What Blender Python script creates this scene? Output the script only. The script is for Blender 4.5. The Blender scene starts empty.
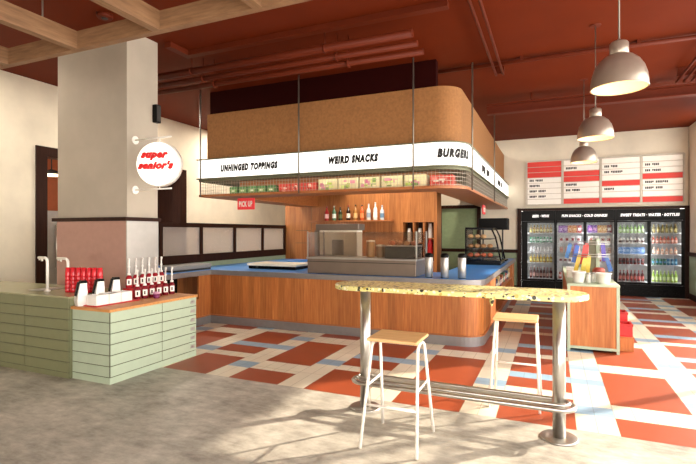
import bpy, bmesh, math, random
from mathutils import Vector, Matrix
random.seed(7)
PI = math.pi
COL = bpy.context.scene.collection

# ------------------------------------------------------------------ materials
def lin(h):
    h = h.lstrip('#')
    out = []
    for i in (0, 2, 4):
        c = int(h[i:i+2], 16) / 255
        out.append(c / 12.92 if c <= .04045 else ((c + .055) / 1.055) ** 2.4)
    return (*out, 1.0)

def new_mat(name):
    m = bpy.data.materials.new(name)
    m.use_nodes = True
    nt = m.node_tree
    return m, nt, nt.nodes['Principled BSDF']

def coords(nt, scale=(1, 1, 1), loc=(0, 0, 0)):
    tc = nt.nodes.new('ShaderNodeTexCoord')
    mp = nt.nodes.new('ShaderNodeMapping')
    mp.inputs['Scale'].default_value = scale
    mp.inputs['Location'].default_value = loc
    nt.links.new(tc.outputs['Object'], mp.inputs['Vector'])
    return mp.outputs['Vector']

def noise(nt, vec, scale, detail=4, rough=.55):
    n = nt.nodes.new('ShaderNodeTexNoise')
    n.inputs['Scale'].default_value = scale
    n.inputs['Detail'].default_value = detail
    n.inputs['Roughness'].default_value = rough
    nt.links.new(vec, n.inputs['Vector'])
    return n.outputs['Fac']

def ramp(nt, fac, stops):
    r = nt.nodes.new('ShaderNodeValToRGB')
    e = r.color_ramp.elements
    while len(e) < len(stops):
        e.new(.5)
    for el, (p, c) in zip(e, stops):
        el.position = p
        el.color = lin(c) if isinstance(c, str) else c
    nt.links.new(fac, r.inputs['Fac'])
    return r.outputs['Color']

def mix(nt, fac, a, b, mode='MIX'):
    m = nt.nodes.new('ShaderNodeMix')
    m.data_type = 'RGBA'
    m.blend_type = mode
    for sock, v in ((m.inputs[0], fac), (m.inputs[6], a), (m.inputs[7], b)):
        if hasattr(v, 'is_linked'):
            nt.links.new(v, sock)
        elif isinstance(v, str):
            sock.default_value = lin(v)
        else:
            sock.default_value = v
    return m.outputs[2]

def math_node(nt, op, a, b=0.0):
    m = nt.nodes.new('ShaderNodeMath')
    m.operation = op
    for sock, v in ((m.inputs[0], a), (m.inputs[1], b)):
        if hasattr(v, 'is_linked'):
            nt.links.new(v, sock)
        else:
            sock.default_value = v
    return m.outputs[0]

def bump(nt, bsdf, height, strength=.2, dist=.01):
    b = nt.nodes.new('ShaderNodeBump')
    b.inputs['Strength'].default_value = strength
    b.inputs['Distance'].default_value = dist
    nt.links.new(height, b.inputs['Height'])
    nt.links.new(b.outputs['Normal'], bsdf.inputs['Normal'])

def plain(name, c, rough=.5, metal=0.0, var=.06, scale=12, coat=0.0):
    m, nt, b = new_mat(name)
    f = noise(nt, coords(nt), scale)
    base = lin(c)
    lo = tuple(x * (1 - var) for x in base[:3]) + (1,)
    hi = tuple(min(1, x * (1 + var)) for x in base[:3]) + (1,)
    col = ramp(nt, f, [(.3, lo), (.7, hi)])
    nt.links.new(col, b.inputs['Base Color'])
    b.inputs['Roughness'].default_value = rough
    b.inputs['Metallic'].default_value = metal
    b.inputs['Coat Weight'].default_value = coat
    return m

def glow(name, c, s):
    m, nt, b = new_mat(name)
    f = noise(nt, coords(nt), 3)
    col = ramp(nt, f, [(.0, lin(c)), (1., lin(c))])
    nt.links.new(col, b.inputs['Base Color'])
    nt.links.new(col, b.inputs['Emission Color'])
    b.inputs['Emission Strength'].default_value = s
    b.inputs['Roughness'].default_value = .4
    return m

def wood(name, a, b_, c, board=.0, grain=(26, 26, 1.3), rough=.45, var=.5):
    m, nt, bs = new_mat(name)
    v = coords(nt, grain)
    f = noise(nt, v, 1.6, 6, .65)
    col = ramp(nt, f, [(.28, a), (.5, b_), (.74, c)])
    if board:
        tc = nt.nodes.new('ShaderNodeTexCoord')
        sp = nt.nodes.new('ShaderNodeSeparateXYZ')
        nt.links.new(tc.outputs['Object'], sp.inputs[0])
        s = math_node(nt, 'ADD', sp.outputs[0], sp.outputs[1])
        k = math_node(nt, 'FLOOR', math_node(nt, 'DIVIDE', s, board))
        w = nt.nodes.new('ShaderNodeTexWhiteNoise')
        w.noise_dimensions = '1D'
        nt.links.new(k, w.inputs['W'])
        tone = ramp(nt, w.outputs['Value'], [(0, (1 - var * .55,) * 3 + (1,)), (1, (1 + var * .35,) * 3 + (1,))])
        col = mix(nt, 1.0, col, tone, 'MULTIPLY')
    nt.links.new(col, bs.inputs['Base Color'])
    bs.inputs['Roughness'].default_value = rough
    bump(nt, bs, f, .08, .004)
    return m

def glass(name, tint, gloss=.07, rough=.02):
    m = bpy.data.materials.new(name)
    m.use_nodes = True
    nt = m.node_tree
    nt.nodes.clear()
    out = nt.nodes.new('ShaderNodeOutputMaterial')
    mx = nt.nodes.new('ShaderNodeMixShader')
    t = nt.nodes.new('ShaderNodeBsdfTransparent')
    g = nt.nodes.new('ShaderNodeBsdfGlossy')
    f = noise(nt, coords(nt), 2)
    nt.links.new(ramp(nt, f, [(0, tint), (1, tint)]), t.inputs['Color'])
    g.inputs['Roughness'].default_value = rough
    mx.inputs['Fac'].default_value = gloss
    nt.links.new(t.outputs[0], mx.inputs[1])
    nt.links.new(g.outputs[0], mx.inputs[2])
    nt.links.new(mx.outputs[0], out.inputs['Surface'])
    return m

def fluted(name):
    m = bpy.data.materials.new(name)
    m.use_nodes = True
    nt = m.node_tree
    nt.nodes.clear()
    out = nt.nodes.new('ShaderNodeOutputMaterial')
    w = nt.nodes.new('ShaderNodeTexWave')
    w.bands_direction = 'Y'
    w.inputs['Scale'].default_value = 13
    nt.links.new(coords(nt), w.inputs['Vector'])
    t = nt.nodes.new('ShaderNodeBsdfTransparent')
    t.inputs['Color'].default_value = lin('#f4f0ec')
    r = nt.nodes.new('ShaderNodeBsdfTranslucent')
    r.inputs['Color'].default_value = lin('#e6e0da')
    d = nt.nodes.new('ShaderNodeBsdfDiffuse')
    d.inputs['Color'].default_value = lin('#d9d2cc')
    a1 = nt.nodes.new('ShaderNodeMixShader')
    a1.inputs[0].default_value = .5
    nt.links.new(r.outputs[0], a1.inputs[1]); nt.links.new(d.outputs[0], a1.inputs[2])
    mx = nt.nodes.new('ShaderNodeMixShader')
    nt.links.new(ramp(nt, w.outputs['Fac'], [(0, (.25,) * 3 + (1,)), (1, (.6,) * 3 + (1,))]), mx.inputs[0])
    nt.links.new(t.outputs[0], mx.inputs[1]); nt.links.new(a1.outputs[0], mx.inputs[2])
    nt.links.new(mx.outputs[0], out.inputs['Surface'])
    return m

M = {}
def build_materials():
    _build_materials()
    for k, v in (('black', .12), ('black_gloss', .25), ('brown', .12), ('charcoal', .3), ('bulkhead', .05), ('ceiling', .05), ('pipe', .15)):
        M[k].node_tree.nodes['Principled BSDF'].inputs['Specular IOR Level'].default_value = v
def _build_materials():
    M['plaster'] = plain('plaster', '#e2d8c3', .85, var=.10, scale=1.6)
    M['column_plaster'] = plain('column_plaster', '#b1a696', .85, var=.10, scale=1.4)
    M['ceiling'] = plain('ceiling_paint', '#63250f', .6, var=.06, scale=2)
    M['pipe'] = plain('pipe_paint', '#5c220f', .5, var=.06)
    M['bulkhead'] = plain('maroon_paint', '#280705', .7)  # dark tone of the shaded ceiling put into a colour
    M['brown'] = wood('dark_brown_wood', '#22110c', '#2f1a12', '#3d2318', rough=.4)
    M['green_wall'] = plain('green_wall_paint', '#8f9f83', .7, var=.05)
    M['door_green'] = plain('green_room_paint', '#8b9c74', .7, var=.08)
    M['pink_steel'] = plain('pink_metal_panel', '#b4918b', .28, .8, var=.04)  # pink reflection put into the base colour of the stainless panel
    M['steel'] = plain('brushed_steel', '#b9b6b1', .42, .9, var=.06, scale=6)
    M['steel_warm'] = plain('warm_brushed_steel', '#8a7c70', .36, .75, var=.06, scale=6)
    M['steel_edge'] = plain('counter_edge_metal', '#8f8c8c', .42, .6)
    M['chrome'] = plain('polished_tube_steel', '#bdbab4', .3, .95)
    M['rod'] = plain('rod_metal', '#7c7468', .4, .6)
    M['sage'] = plain('sage_cabinet_paint', '#b0bfa6', .5, var=.03)
    M['olive'] = plain('olive_cabinet_paint', '#7c7e5c', .45, var=.04)
    M['olive_top'] = plain('olive_top_laminate', '#a2a17d', .25, var=.04)
    M['seam'] = plain('dark_seam', '#5a5b46', .8)
    M['wood_top'] = wood('orange_wood_top', '#b9763c', '#d0904f', '#dda464', grain=(2, 20, 20))
    M['counter_wood'] = wood('counter_wood', '#95532a', '#b16a34', '#c78345', board=.115, var=.34)
    M['core_wood'] = wood('bar_wall_wood', '#8f532a', '#ab6a36', '#c08048', board=.16, var=.30)
    M['shelf_wood'] = wood('shelf_wood', '#93552c', '#a96636', '#bd7a45', grain=(1.6, 18, 18))
    M['kiosk_wood'] = wood('kiosk_wood', '#a8602f', '#be733a', '#cf8a4c', board=.07, var=.26)
    M['beam_wood'] = wood('beam_wood', '#6c4e35', '#876445', '#9b7756', grain=(2.2, 2.2, 22), rough=.6)
    M['beam_wood_y'] = wood('beam_wood_long', '#6c4e35', '#876445', '#9b7756', grain=(22, 2.0, 22), rough=.6)
    M['seat_wood'] = wood('seat_plywood', '#c99a63', '#dcb27c', '#e8c590', grain=(2, 24, 24), rough=.4)
    M['cork'] = plain('cork_panel', '#98683b', .85, var=.16, scale=30)
    M['blue'] = plain('blue_laminate', '#4590de', .32, var=.05, scale=3)
    M['white_lit'] = glow('lit_white_acrylic', '#fffdf8', 1.15)
    M['disc_lit'] = glow('lit_sign_face', '#fffaf0', 1.15)
    M['led'] = glow('led_strip', '#fff2dc', 12)
    M['cooler_led'] = glow('cooler_led', '#f4f6ff', 22)
    M['bulb'] = glow('warm_bulb', '#ffdcaa', 26)
    M['room_lamp'] = glow('room_lamp_glow', '#ffe2b8', 6)
    M['black'] = plain('black_satin', '#0b0a0a', .35)
    M['black_gloss'] = plain('black_gloss', '#0b0c10', .2)
    M['charcoal'] = plain('charcoal', '#3a3836', .5)
    M['olive_dark'] = plain('olive_dark_metal', '#6a6a52', .5, .2)
    M['wire'] = plain('wire_mesh_metal', '#b7b1a2', .4, .6)
    M['white'] = plain('white_plastic', '#efece6', .4, var=.02)
    M['white_paint'] = plain('white_powder_coat', '#f3efe6', .35, var=.02)
    M['cream'] = plain('cream_enamel', '#f6ecd6', .5, var=.03)
    M['liner'] = plain('cooler_liner', '#e9e7e4', .5, var=.02)
    M['shade'] = plain('pendant_aluminium', '#a89b8d', .28, .6, var=.04)
    M['shade_in'] = plain('pendant_inner_enamel', '#ffe8c0', .5)
    M['red'] = plain('red_plastic', '#c31f22', .35, var=.05)
    M['red_clear'] = plain('red_tumbler_plastic', '#d2232f', .18, var=.05)
    M['red_sign'] = plain('red_sign_acrylic', '#f23a42', .4, var=.03)
    M['slat_red'] = plain('menu_red', '#e03c31', .5, var=.05, scale=3)
    M['slat_white'] = plain('menu_white', '#fdf8ee', .5, var=.02)
    M['frame_cream'] = plain('menu_frame', '#cfc6b6', .5)
    M['ink'] = plain('black_ink', '#161413', .6)
    M['ink_white'] = glow('white_lettering', '#ffffff', .55)
    M['ink_red'] = plain('red_lettering', '#ee2a2c', .5)
    M['label_white'] = plain('white_label', '#f2ede2', .6)
    M['flute'] = fluted('fluted_glass')
    M['glass'] = glass('clear_glass', '#f3f6f4', .04)
    M['guard_glass'] = glass('display_glass', '#eeeae6', .05, .03)
    M['cooler_glass'] = glass('cooler_door_glass', '#eef1f2', .012)
    M['terracotta'] = plain('terracotta_wall', '#b4623c', .8)
    # concrete
    m, nt, b = new_mat('concrete')
    v = coords(nt)
    n1 = noise(nt, v, 1.6, 8, .68)
    n2 = noise(nt, coords(nt, (1, 2.2, 1)), 6, 8, .7)
    f = math_node(nt, 'ADD', math_node(nt, 'MULTIPLY', n1, .6), math_node(nt, 'MULTIPLY', n2, .4))
    nt.links.new(ramp(nt, f, [(.36, '#7a756b'), (.45, '#9b968a'), (.53, '#b2ada0'), (.63, '#cdc8bb')]), b.inputs['Base Color'])
    b.inputs['Roughness'].default_value = .5
    bump(nt, b, n2, .08, .004)
    M['concrete'] = m
    # floor tiles: the joints come from a brick texture laid on the tile module
    def tile(name, c, c2, joint):
        m, nt, b = new_mat(name)
        br = nt.nodes.new('ShaderNodeTexBrick')
        br.offset = 0.0
        br.inputs['Scale'].default_value = 1
        br.inputs['Brick Width'].default_value = .152083
        br.inputs['Row Height'].default_value = .47
        br.inputs['Mortar Size'].default_value = .0035
        br.inputs['Color1'].default_value = lin(c); br.inputs['Color2'].default_value = lin(c2)
        br.inputs['Mortar'].default_value = lin(joint)
        nt.links.new(coords(nt, loc=(-.17 + .152083 * 40, -4.085 + .47 * 10, 0)), br.inputs['Vector'])
        f = noise(nt, coords(nt), 3, 4)
        col = mix(nt, 1.0, br.outputs['Color'], ramp(nt, f, [(.3, (.92,) * 3 + (1,)), (.7, (1.05,) * 3 + (1,))]), 'MULTIPLY')
        nt.links.new(col, b.inputs['Base Color'])
        b.inputs['Roughness'].default_value = .38
        return m
    M['tile_white'] = tile('cream_tile', '#e4dcc6', '#dfd6bf', '#bdb299')
    M['tile_blue'] = tile('blue_tile', '#93b2c6', '#8cacc2', '#7f97a5')
    M['tile_red'] = plain('red_tile', '#984525', .42, var=.08, scale=2.5)
    # terrazzo
    m, nt, b = new_mat('yellow_terrazzo')
    def chips(scale, lo, hi):
        vo = nt.nodes.new('ShaderNodeTexVoronoi')
        vo.inputs['Scale'].default_value = scale
        nt.links.new(coords(nt), vo.inputs['Vector'])
        sp = nt.nodes.new('ShaderNodeSeparateColor')
        nt.links.new(vo.outputs['Color'], sp.inputs[0])
        near = math_node(nt, 'LESS_THAN', vo.outputs['Distance'], hi)
        return math_node(nt, 'MULTIPLY', math_node(nt, 'LESS_THAN', sp.outputs[0], lo), near)
    base = mix(nt, chips(34, .45, .46), '#dad28a', '#f1eccb')
    base = mix(nt, chips(27, .22, .42), base, '#c2ab52')
    base = mix(nt, chips(28, .24, .45), base, '#2b2a1c')
    base = mix(nt, chips(46, .17, .42), base, '#3a3822')
    nt.links.new(base, b.inputs['Base Color'])
    b.inputs['Roughness'].default_value = .3
    M['terrazzo'] = m
build_materials()

_pcache = {}
def pmat(c, rough=.4):
    if c not in _pcache:
        _pcache[c] = plain('package_' + c.strip('#'), c, rough, var=.05, scale=30)
    return _pcache[c]

# ------------------------------------------------------------------ mesh builder
def world_loc(o):
    v = Vector((0, 0, 0))
    while o:
        v += o.location
        o = o.parent
    return v

class MB:
    def __init__(s):
        s.bm = bmesh.new(); s.mats = []; s.cur = 0; s.done = 0
    def use(s, m):
        m = M[m] if isinstance(m, str) else m
        if m not in s.mats:
            s.mats.append(m)
        s.cur = s.mats.index(m)
        return s
    def _mark(s, faces, smooth=False):
        for f in faces:
            f.material_index = s.cur; f.smooth = smooth
    def poly(s, pts):
        f = s.bm.faces.new([s.bm.verts.new(p) for p in pts]); s._mark([f]); return s
    def box(s, x0, x1, y0, y1, z0, z1, bevel=0, seg=2):
        before = set(s.bm.faces)
        vs = [s.bm.verts.new((x, y, z)) for x in (x0, x1) for y in (y0, y1) for z in (z0, z1)]
        idx = [(0, 1, 3, 2), (4, 6, 7, 5), (0, 4, 5, 1), (2, 3, 7, 6), (0, 2, 6, 4), (1, 5, 7, 3)]
        fs = [s.bm.faces.new([vs[i] for i in q]) for q in idx]
        if bevel:
            es = {e for f in fs for e in f.edges}
            bmesh.ops.bevel(s.bm, geom=list(es), offset=bevel, segments=seg, affect='EDGES', profile=.5)
            fs = [f for f in s.bm.faces if f not in before]
        s._mark(fs)
        return s
    def hexa(s, bottom, top):
        vs = [s.bm.verts.new(p) for p in bottom] + [s.bm.verts.new(p) for p in top]
        n = len(bottom)
        fs = [s.bm.faces.new(list(reversed(vs[:n]))), s.bm.faces.new(vs[n:])]
        for i in range(n):
            j = (i + 1) % n
            fs.append(s.bm.faces.new([vs[i], vs[j], vs[n + j], vs[n + i]]))
        s._mark(fs)
        return s
    def prism(s, pts, z0, z1):
        return s.hexa([(x, y, z0) for x, y in pts], [(x, y, z1) for x, y in pts])
    def ringwall(s, outer, inner, z0, z1):
        rows = [[s.bm.verts.new((p[0], p[1], z)) for p in line] for line in (outer, inner) for z in (z0, z1)]
        o0, o1, i0, i1 = rows
        fs = []
        for k in range(len(outer) - 1):
            fs += [s.bm.faces.new([o0[k], o0[k+1], o1[k+1], o1[k]]), s.bm.faces.new([i0[k+1], i0[k], i1[k], i1[k+1]]),
                   s.bm.faces.new([o1[k], o1[k+1], i1[k+1], i1[k]]), s.bm.faces.new([o0[k+1], o0[k], i0[k], i0[k+1]])]
        for k in (0, -1):
            fs.append(s.bm.faces.new([o0[k], o1[k], i1[k], i0[k]]))
        s._mark(fs)
        return s
    def lathe(s, prof, c=(0, 0, 0), seg=20, caps=True, mtx=None):
        rings = []
        for r, z in prof:
            ring = []
            for k in range(seg):
                a = 2 * PI * k / seg
                p = Vector((r * math.cos(a), r * math.sin(a), z))
                if mtx is not None:
                    p = mtx @ p
                ring.append(s.bm.verts.new(p + Vector(c)))
            rings.append(ring)
        fs = []
        for a, b in zip(rings, rings[1:]):
            for k in range(seg):
                j = (k + 1) % seg
                fs.append(s.bm.faces.new([a[k], a[j], b[j], b[k]]))
        s._mark(fs, True)
        if caps:
            s._mark([s.bm.faces.new(list(reversed(rings[0]))), s.bm.faces.new(rings[-1])])
        return s
    def cyl(s, p0, p1, r, seg=14, r2=None):
        p0, p1 = Vector(p0), Vector(p1)
        d = p1 - p0
        q = d.to_track_quat('Z', 'Y').to_matrix()
        return s.lathe([(r, 0), (r if r2 is None else r2, d.length)], p0, seg, True, q)
    def tube(s, pts, r, seg=10, closed=False):
        pts = [Vector(p) for p in pts]
        n = len(pts)
        rings = []
        ref = None
        for i, p in enumerate(pts):
            a = pts[(i - 1) % n] if (closed or i > 0) else p
            b = pts[(i + 1) % n] if (closed or i < n - 1) else p
            t = (b - a).normalized()
            if ref is None:
                ref = t.orthogonal().normalized()
            ref = (ref - t * ref.dot(t)).normalized()
            bi = t.cross(ref)
            rings.append([s.bm.verts.new(p + ref * (r * math.cos(2 * PI * k / seg)) + bi * (r * math.sin(2 * PI * k / seg))) for k in range(seg)])
        fs = []
        pairs = list(zip(rings, rings[1:])) + ([(rings[-1], rings[0])] if closed else [])
        for a, b in pairs:
            for k in range(seg):
                j = (k + 1) % seg
                fs.append(s.bm.faces.new([a[k], a[j], b[j], b[k]]))
        s._mark(fs, True)
        if not closed:
            s._mark([s.bm.faces.new(list(reversed(rings[0]))), s.bm.faces.new(rings[-1])])
        return s
    def sphere(s, c, r, sc=(1, 1, 1), seg=14):
        prof = [(max(1e-4, r * math.sin(PI * k / 10)), -r * math.cos(PI * k / 10)) for k in range(11)]
        mt = Matrix.Diagonal(Vector(sc))
        return s.lathe(prof, c, seg, True, mt)
    def build(s, name, parent=None, origin=None):
        bmesh.ops.recalc_face_normals(s.bm, faces=s.bm.faces)
        if parent is not None:
            off = world_loc(parent)
        elif origin is not None:
            off = Vector(origin)
        else:
            xs = [v.co for v in s.bm.verts]
            off = Vector(((min(v.x for v in xs) + max(v.x for v in xs)) / 2, (min(v.y for v in xs) + max(v.y for v in xs)) / 2, min(v.z for v in xs)))
        for v in s.bm.verts:
            v.co -= off
        me = bpy.data.meshes.new(name)
        s.bm.to_mesh(me); s.bm.free()
        for m in s.mats:
            me.materials.append(m)
        o = bpy.data.objects.new(name, me)
        COL.objects.link(o)
        if parent is not None:
            o.parent = parent
        else:
            o.location = off
        return o

def mb(m=None):
    b = MB()
    if m: b.use(m)
    return b

def tag(o, label, cat, group=None):
    o['label'] = label; o['category'] = cat
    if group: o['group'] = group
    return o
def thing(name, label, cat, loc=(0, 0, 0), group=None):
    o = bpy.data.objects.new(name, None)
    o.empty_display_size = .1
    COL.objects.link(o)
    o.location = loc
    return tag(o, label, cat, group)
def struct(o, label=None):
    o['kind'] = 'structure'
    if label: o['label'] = label
    return o
def kids(o):
    return [c for c in bpy.data.objects if c.parent == o]
def dup(o, loc, rz=None, label=None):
    def cp(a, parent):
        c = a.copy(); COL.objects.link(c)
        if parent is not None: c.parent = parent
        for k in kids(a): cp(k, c)
        return c
    r = cp(o, None)
    r.location = loc
    if rz is not None: r.rotation_euler.z = rz
    if label: r['label'] = label
    return r

ORD = ['first', 'second', 'third', 'fourth', 'fifth', 'sixth', 'seventh', 'eighth', 'ninth', 'tenth']

# ------------------------------------------------------------------ lettering
def text_mesh(body, bold=.02, shear=.2, spacing=1.0):
    cu = bpy.data.curves.new('lettering', 'FONT')
    cu.body = body; cu.size = 1; cu.shear = shear
    cu.bevel_depth = bold; cu.bevel_resolution = 0
    cu.space_character = spacing; cu.resolution_u = 3
    o = bpy.data.objects.new('lettering', cu)
    COL.objects.link(o)
    dg = bpy.context.evaluated_depsgraph_get()
    dg.update()
    me = bpy.data.meshes.new_from_object(o.evaluated_get(dg))
    bpy.data.objects.remove(o); bpy.data.curves.remove(cu)
    lo = [min(v.co[i] for v in me.vertices) for i in range(3)]
    hi = [max(v.co[i] for v in me.vertices) for i in range(3)]
    for v in me.vertices:
        v.co = [(v.co[i] - lo[i]) / max(hi[i] - lo[i], 1e-6) for i in range(3)]
    return me
def lettering(body, fn, mat, parent, bold=.02, shear=.2, spacing=1.0, name='lettering'):
    """fn maps (u 0..1, v 0..1, w 0..1 thickness) to a world point"""
    me = text_mesh(body, bold, shear, spacing=spacing)
    off = world_loc(parent)
    for v in me.vertices:
        v.co = Vector(fn(v.co.x, v.co.y, v.co.z)) - off
    me.materials.clear(); me.materials.append(M[mat] if isinstance(mat, str) else mat)
    bm = bmesh.new(); bm.from_mesh(me)
    bmesh.ops.recalc_face_normals(bm, faces=bm.faces)
    bm.to_mesh(me); bm.free()
    o = bpy.data.objects.new(name, me)
    COL.objects.link(o); o.parent = parent
    return o

# ------------------------------------------------------------------ the room
ZC = 4.0
XL, XR, YB, YE = -7.65, 2.9, 13.2, 4.085
struct(mb('concrete').box(-9, 4.5, -5, YE + .6, -.1, 0).build('floor_concrete', origin=(0, 0, 0)))

def tile_floor():
    b = MB()
    y0, y1 = YE, YB + .02
    step = .9125
    P = 1.41
    def cells(pattern, a, c):
        out = []
        for n in range(-1, 9):
            for lo, hi, m in pattern:
                s, e = max(lo + P * n, a), min(hi + P * n, c)
                if e - s > 1e-4: out.append((s, e, m))
        out = sorted(out)
        if out and out[0][1] - out[0][0] < .06:      # a cut sliver along the concrete takes the next tile
            out[1] = (out[0][0],) + out[1][1:]; out = out[1:]
        return out
    A = [(4.80, 5.88, 'tile_red'), (5.88, 6.21, 'tile_white')]
    B = [(5.0, 5.33, 'tile_red'), (5.33, 5.54, 'tile_blue'), (5.54, 6.22, 'tile_red'), (6.22, 6.41, 'tile_white')]
    even = [(5.33, 5.54, 'tile_blue'), (5.54, 5.87, 'tile_white'), (5.87, 6.10, 'tile_blue'), (6.10, 6.74, 'tile_white')]
    odd = [(4.93, 5.15, 'tile_blue'), (5.15, 6.34, 'tile_white')]
    for k in range(-9, 4):
        xb = .17 + k * step
        strips = [(xb, xb + .3042, even if k % 2 == 0 else odd), (xb + .3042, xb + step, A if k % 2 == 0 else B)]
        for xa, xc, pat in strips:
            xa, xc = max(xa, XL), min(xc, XR)
            if xc <= xa: continue
            for s, e, m in cells(pat, y0, y1):
                b.use(m).poly([(xa, s, .001), (xc, s, .001), (xc, e, .001), (xa, e, .001)])
    b.use('concrete').box(XL, XR, y0 + .6, y1, -.1, -.002)
    return b.build('floor_tile', origin=(0, 0, 0))
struct(tile_floor())
struct(mb('ceiling').box(-10.6, 3.06, -4.15, YB + .3, ZC, ZC + .12).build('ceiling'))

# back wall, with the cooler recess and the green doorway
def back_wall():
    b = mb('plaster')
    y0, y1 = YB, YB + .15
    segs = [(XL - .1, -2.9, 0, ZC), (-2.9, -1.88, 2.27, ZC), (-1.88, -.78, 0, ZC), (-.78, 2.9, 2.16, ZC), (2.89, 2.9 + .15, 0, ZC)]
    for a, c, z0, z1 in segs: b.box(a, c, y0, y1, z0, z1)
    return b.build('wall_back')
struct(back_wall())
b = mb('green_wall')
for a, c in ((XL, -2.98), (-1.80, -.86)): b.box(a, c, YB - .02, YB, .14, 1.0)
w = struct(b.build('wall_back_wainscot'))
b = mb('brown')
for a, c in ((XL, -2.98), (-1.80, -.86)):
    b.box(a, c, YB - .045, YB, 1.0, 1.085)
    b.box(a, c, YB - .03, YB, 0, .14)
struct(b.build('trim_1'))
# recess lining behind the coolers
struct(mb('black').box(-.78, 2.9, YB + .84, YB + .9, 0, 2.2).build('wall_cooler_recess'))
# cooler surround trim
b = mb('brown')
b.box(-.86, -.765, YB - .07, YB, 0, 2.165); b.box(2.81, 2.898, YB - .07, YB, 0, 2.165); b.box(-.765, 2.81, YB - .07, YB, 2.10, 2.165)
struct(b.build('trim_2'))
# green doorway
b = mb('brown')
b.box(-2.98, -2.88, YB - .05, YB + .1, 0, 2.27); b.box(-1.90, -1.80, YB - .05, YB + .1, 0, 2.27); b.box(-2.98, -1.80, YB - .05, YB + .1, 2.2, 2.29)
df = struct(b.build('door_1'))
d = mb('door_green').box(-2.88, -1.90, YB + .04, YB + .08, .02, 2.2).build('door_panel', df)
mb('brown').box(-2.88, -1.90, YB + .01, YB + .04, 1.0, 1.09).build('door_rail', df)

# left wall with the wide dark framed opening
b = mb('plaster')
b.box(XL - .14, XL, -4, 4.95, 0, ZC); b.box(XL - .14, XL, 4.95, 8.29, 2.93, ZC); b.box(XL - .14, XL, 8.29, YB, 0, ZC)
struct(b.build('wall_left'))
struct(mb('plaster').box(XL - .14, -2.0, -4.15, -4, 0, ZC).box(-2.0, 3.05, -4.15, -4, 3.3, ZC).build('wall_front'))  # unseen wall, its solid left part added to cut frontal light
b = mb('brown')
b.box(XL - .2, XL + .03, 4.93, 5.11, 0, 2.95); b.box(XL - .2, XL + .03, 8.11, 8.31, 0, 2.95); b.box(XL - .2, XL + .03, 5.11, 8.11, 2.79, 2.95)
struct(b.build('door_2'))
struct(mb('terracotta').box(-10.2, -10.05, 3.5, 11, 0, ZC).build('wall_kitchen'))
struct(mb('brown').box(-10.05, XL - .2, 8.32, 8.42, 0, ZC).build('wall_kitchen_side'))
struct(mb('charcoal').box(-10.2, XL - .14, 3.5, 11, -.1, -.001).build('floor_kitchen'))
t = thing('refrigerator', 'tall stainless refrigerator seen through the dark doorway on the left', 'refrigerator', (-9.6, 6.35, 0))
mb('steel').box(-10.0, -9.25, 5.6, 7.05, .1, 1.98, .01).build('cabinet', t)
mb('chrome').cyl((-9.2, 6.36, .8), (-9.2, 6.36, 1.7), .015).cyl((-9.2, 6.36, .82), (-9.25, 6.36, .82), .012).cyl((-9.2, 6.36, 1.68), (-9.25, 6.36, 1.68), .012).build('handle', t)
mb('black').box(-9.98, -9.3, 5.65, 7.0, 0, .1).build('plinth', t)
t = thing('ceiling_lamp', 'small lit dome lamp seen through the dark doorway on the left', 'lamp', (-9.2, 6.25, 2.68))
mb('charcoal').cyl((-9.2, 6.25, 2.78), (-9.2, 6.25, ZC - .002), .012).build('cord', t)
mb('charcoal').lathe([(.20, 2.70), (.16, 2.76), (.03, 2.80)], (-9.2, 6.25, 0)).build('shade', t)
mb('room_lamp').lathe([(.17, 2.675), (.17, 2.699)], (-9.2, 6.25, 0)).build('diffuser', t)

# right wall with the tall windows the sun comes through (outside the frame)
WIN = [(-3.6, 2.5, .35, 3.84), (2.7, 9.45, .35, 3.84), (11.25, 12.5, .35, 3.84)]
b = mb('plaster')
xa, xb_ = XR, XR + .15
b.box(xa, xb_, -4, YB, 3.84, ZC); b.box(xa, xb_, -4, YB, 0, .35)
for s, e in ((-4, -3.6), (2.5, 2.7), (9.45, 11.25), (12.5, YB)): b.box(xa, xb_, s, e, .35, 3.84)
struct(b.build('wall_right'))
for n, (s, e, z0, z1) in enumerate(WIN):
    b = mb('brown')
    k = max(1, round((e - s) / 2.28))
    for i in range(k + 1):
        y = s + (e - s) * i / k
        b.box(xa + .03, xb_ - .03, y - .035, y + .035, z0, z1)
    b.box(xa + .03, xb_ - .03, s, e, z0, z0 + .06); b.box(xa + .03, xb_ - .03, s, e, z1 - .06, z1); b.box(xa + .04, xb_ - .04, s, e, 2.6, 2.66)
    struct(b.build('window_%d' % (n + 1)))
struct(mb('brown').box(XR - .02, XR, 0, YB - .08, 0, .14).build('baseboard_right'))
struct(mb('brown').box(XR - .04, XR, 9.5, YB - .08, 1.0, 1.085).build('trim_3'))
struct(mb('green_wall').box(XR - .012, XR, 9.5, YB - .08, .14, 1.0).build('wall_right_wainscot'))

# ------------------------------------------------------------------ column
cx0, cx1, cy0, cy1 = -5.94, -4.70, 4.12, 4.60
col = struct(mb('column_plaster').box(cx0, cx1, cy0, cy1, 0, ZC - .001).build('column'))
mb('brown').box(cx0 - .05, cx1 + .04, cy0 - .05, cy1 + .02, 1.685, 1.73).build('trim', col)
mb('pink_steel').box(cx0, cx1 - .002, cy0 - .012, cy0, .5, 1.685).build('front_panel', col)
mb('steel').box(cx1 - .002, cx1 + .012, cy0 - .012, cy1, .5, 1.685).build('side_panel', col)

t = thing('wall_speaker', 'small black speaker fixed high on the far edge of the column', 'speaker', (-4.66, 4.55, 2.95))
mb('black').box(-4.699, -4.63, 4.51, 4.59, 2.95, 3.18, .006).build('housing', t)
mb('charcoal').box(-4.63, -4.626, 4.52, 4.58, 2.965, 3.165).build('grille', t)

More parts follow.
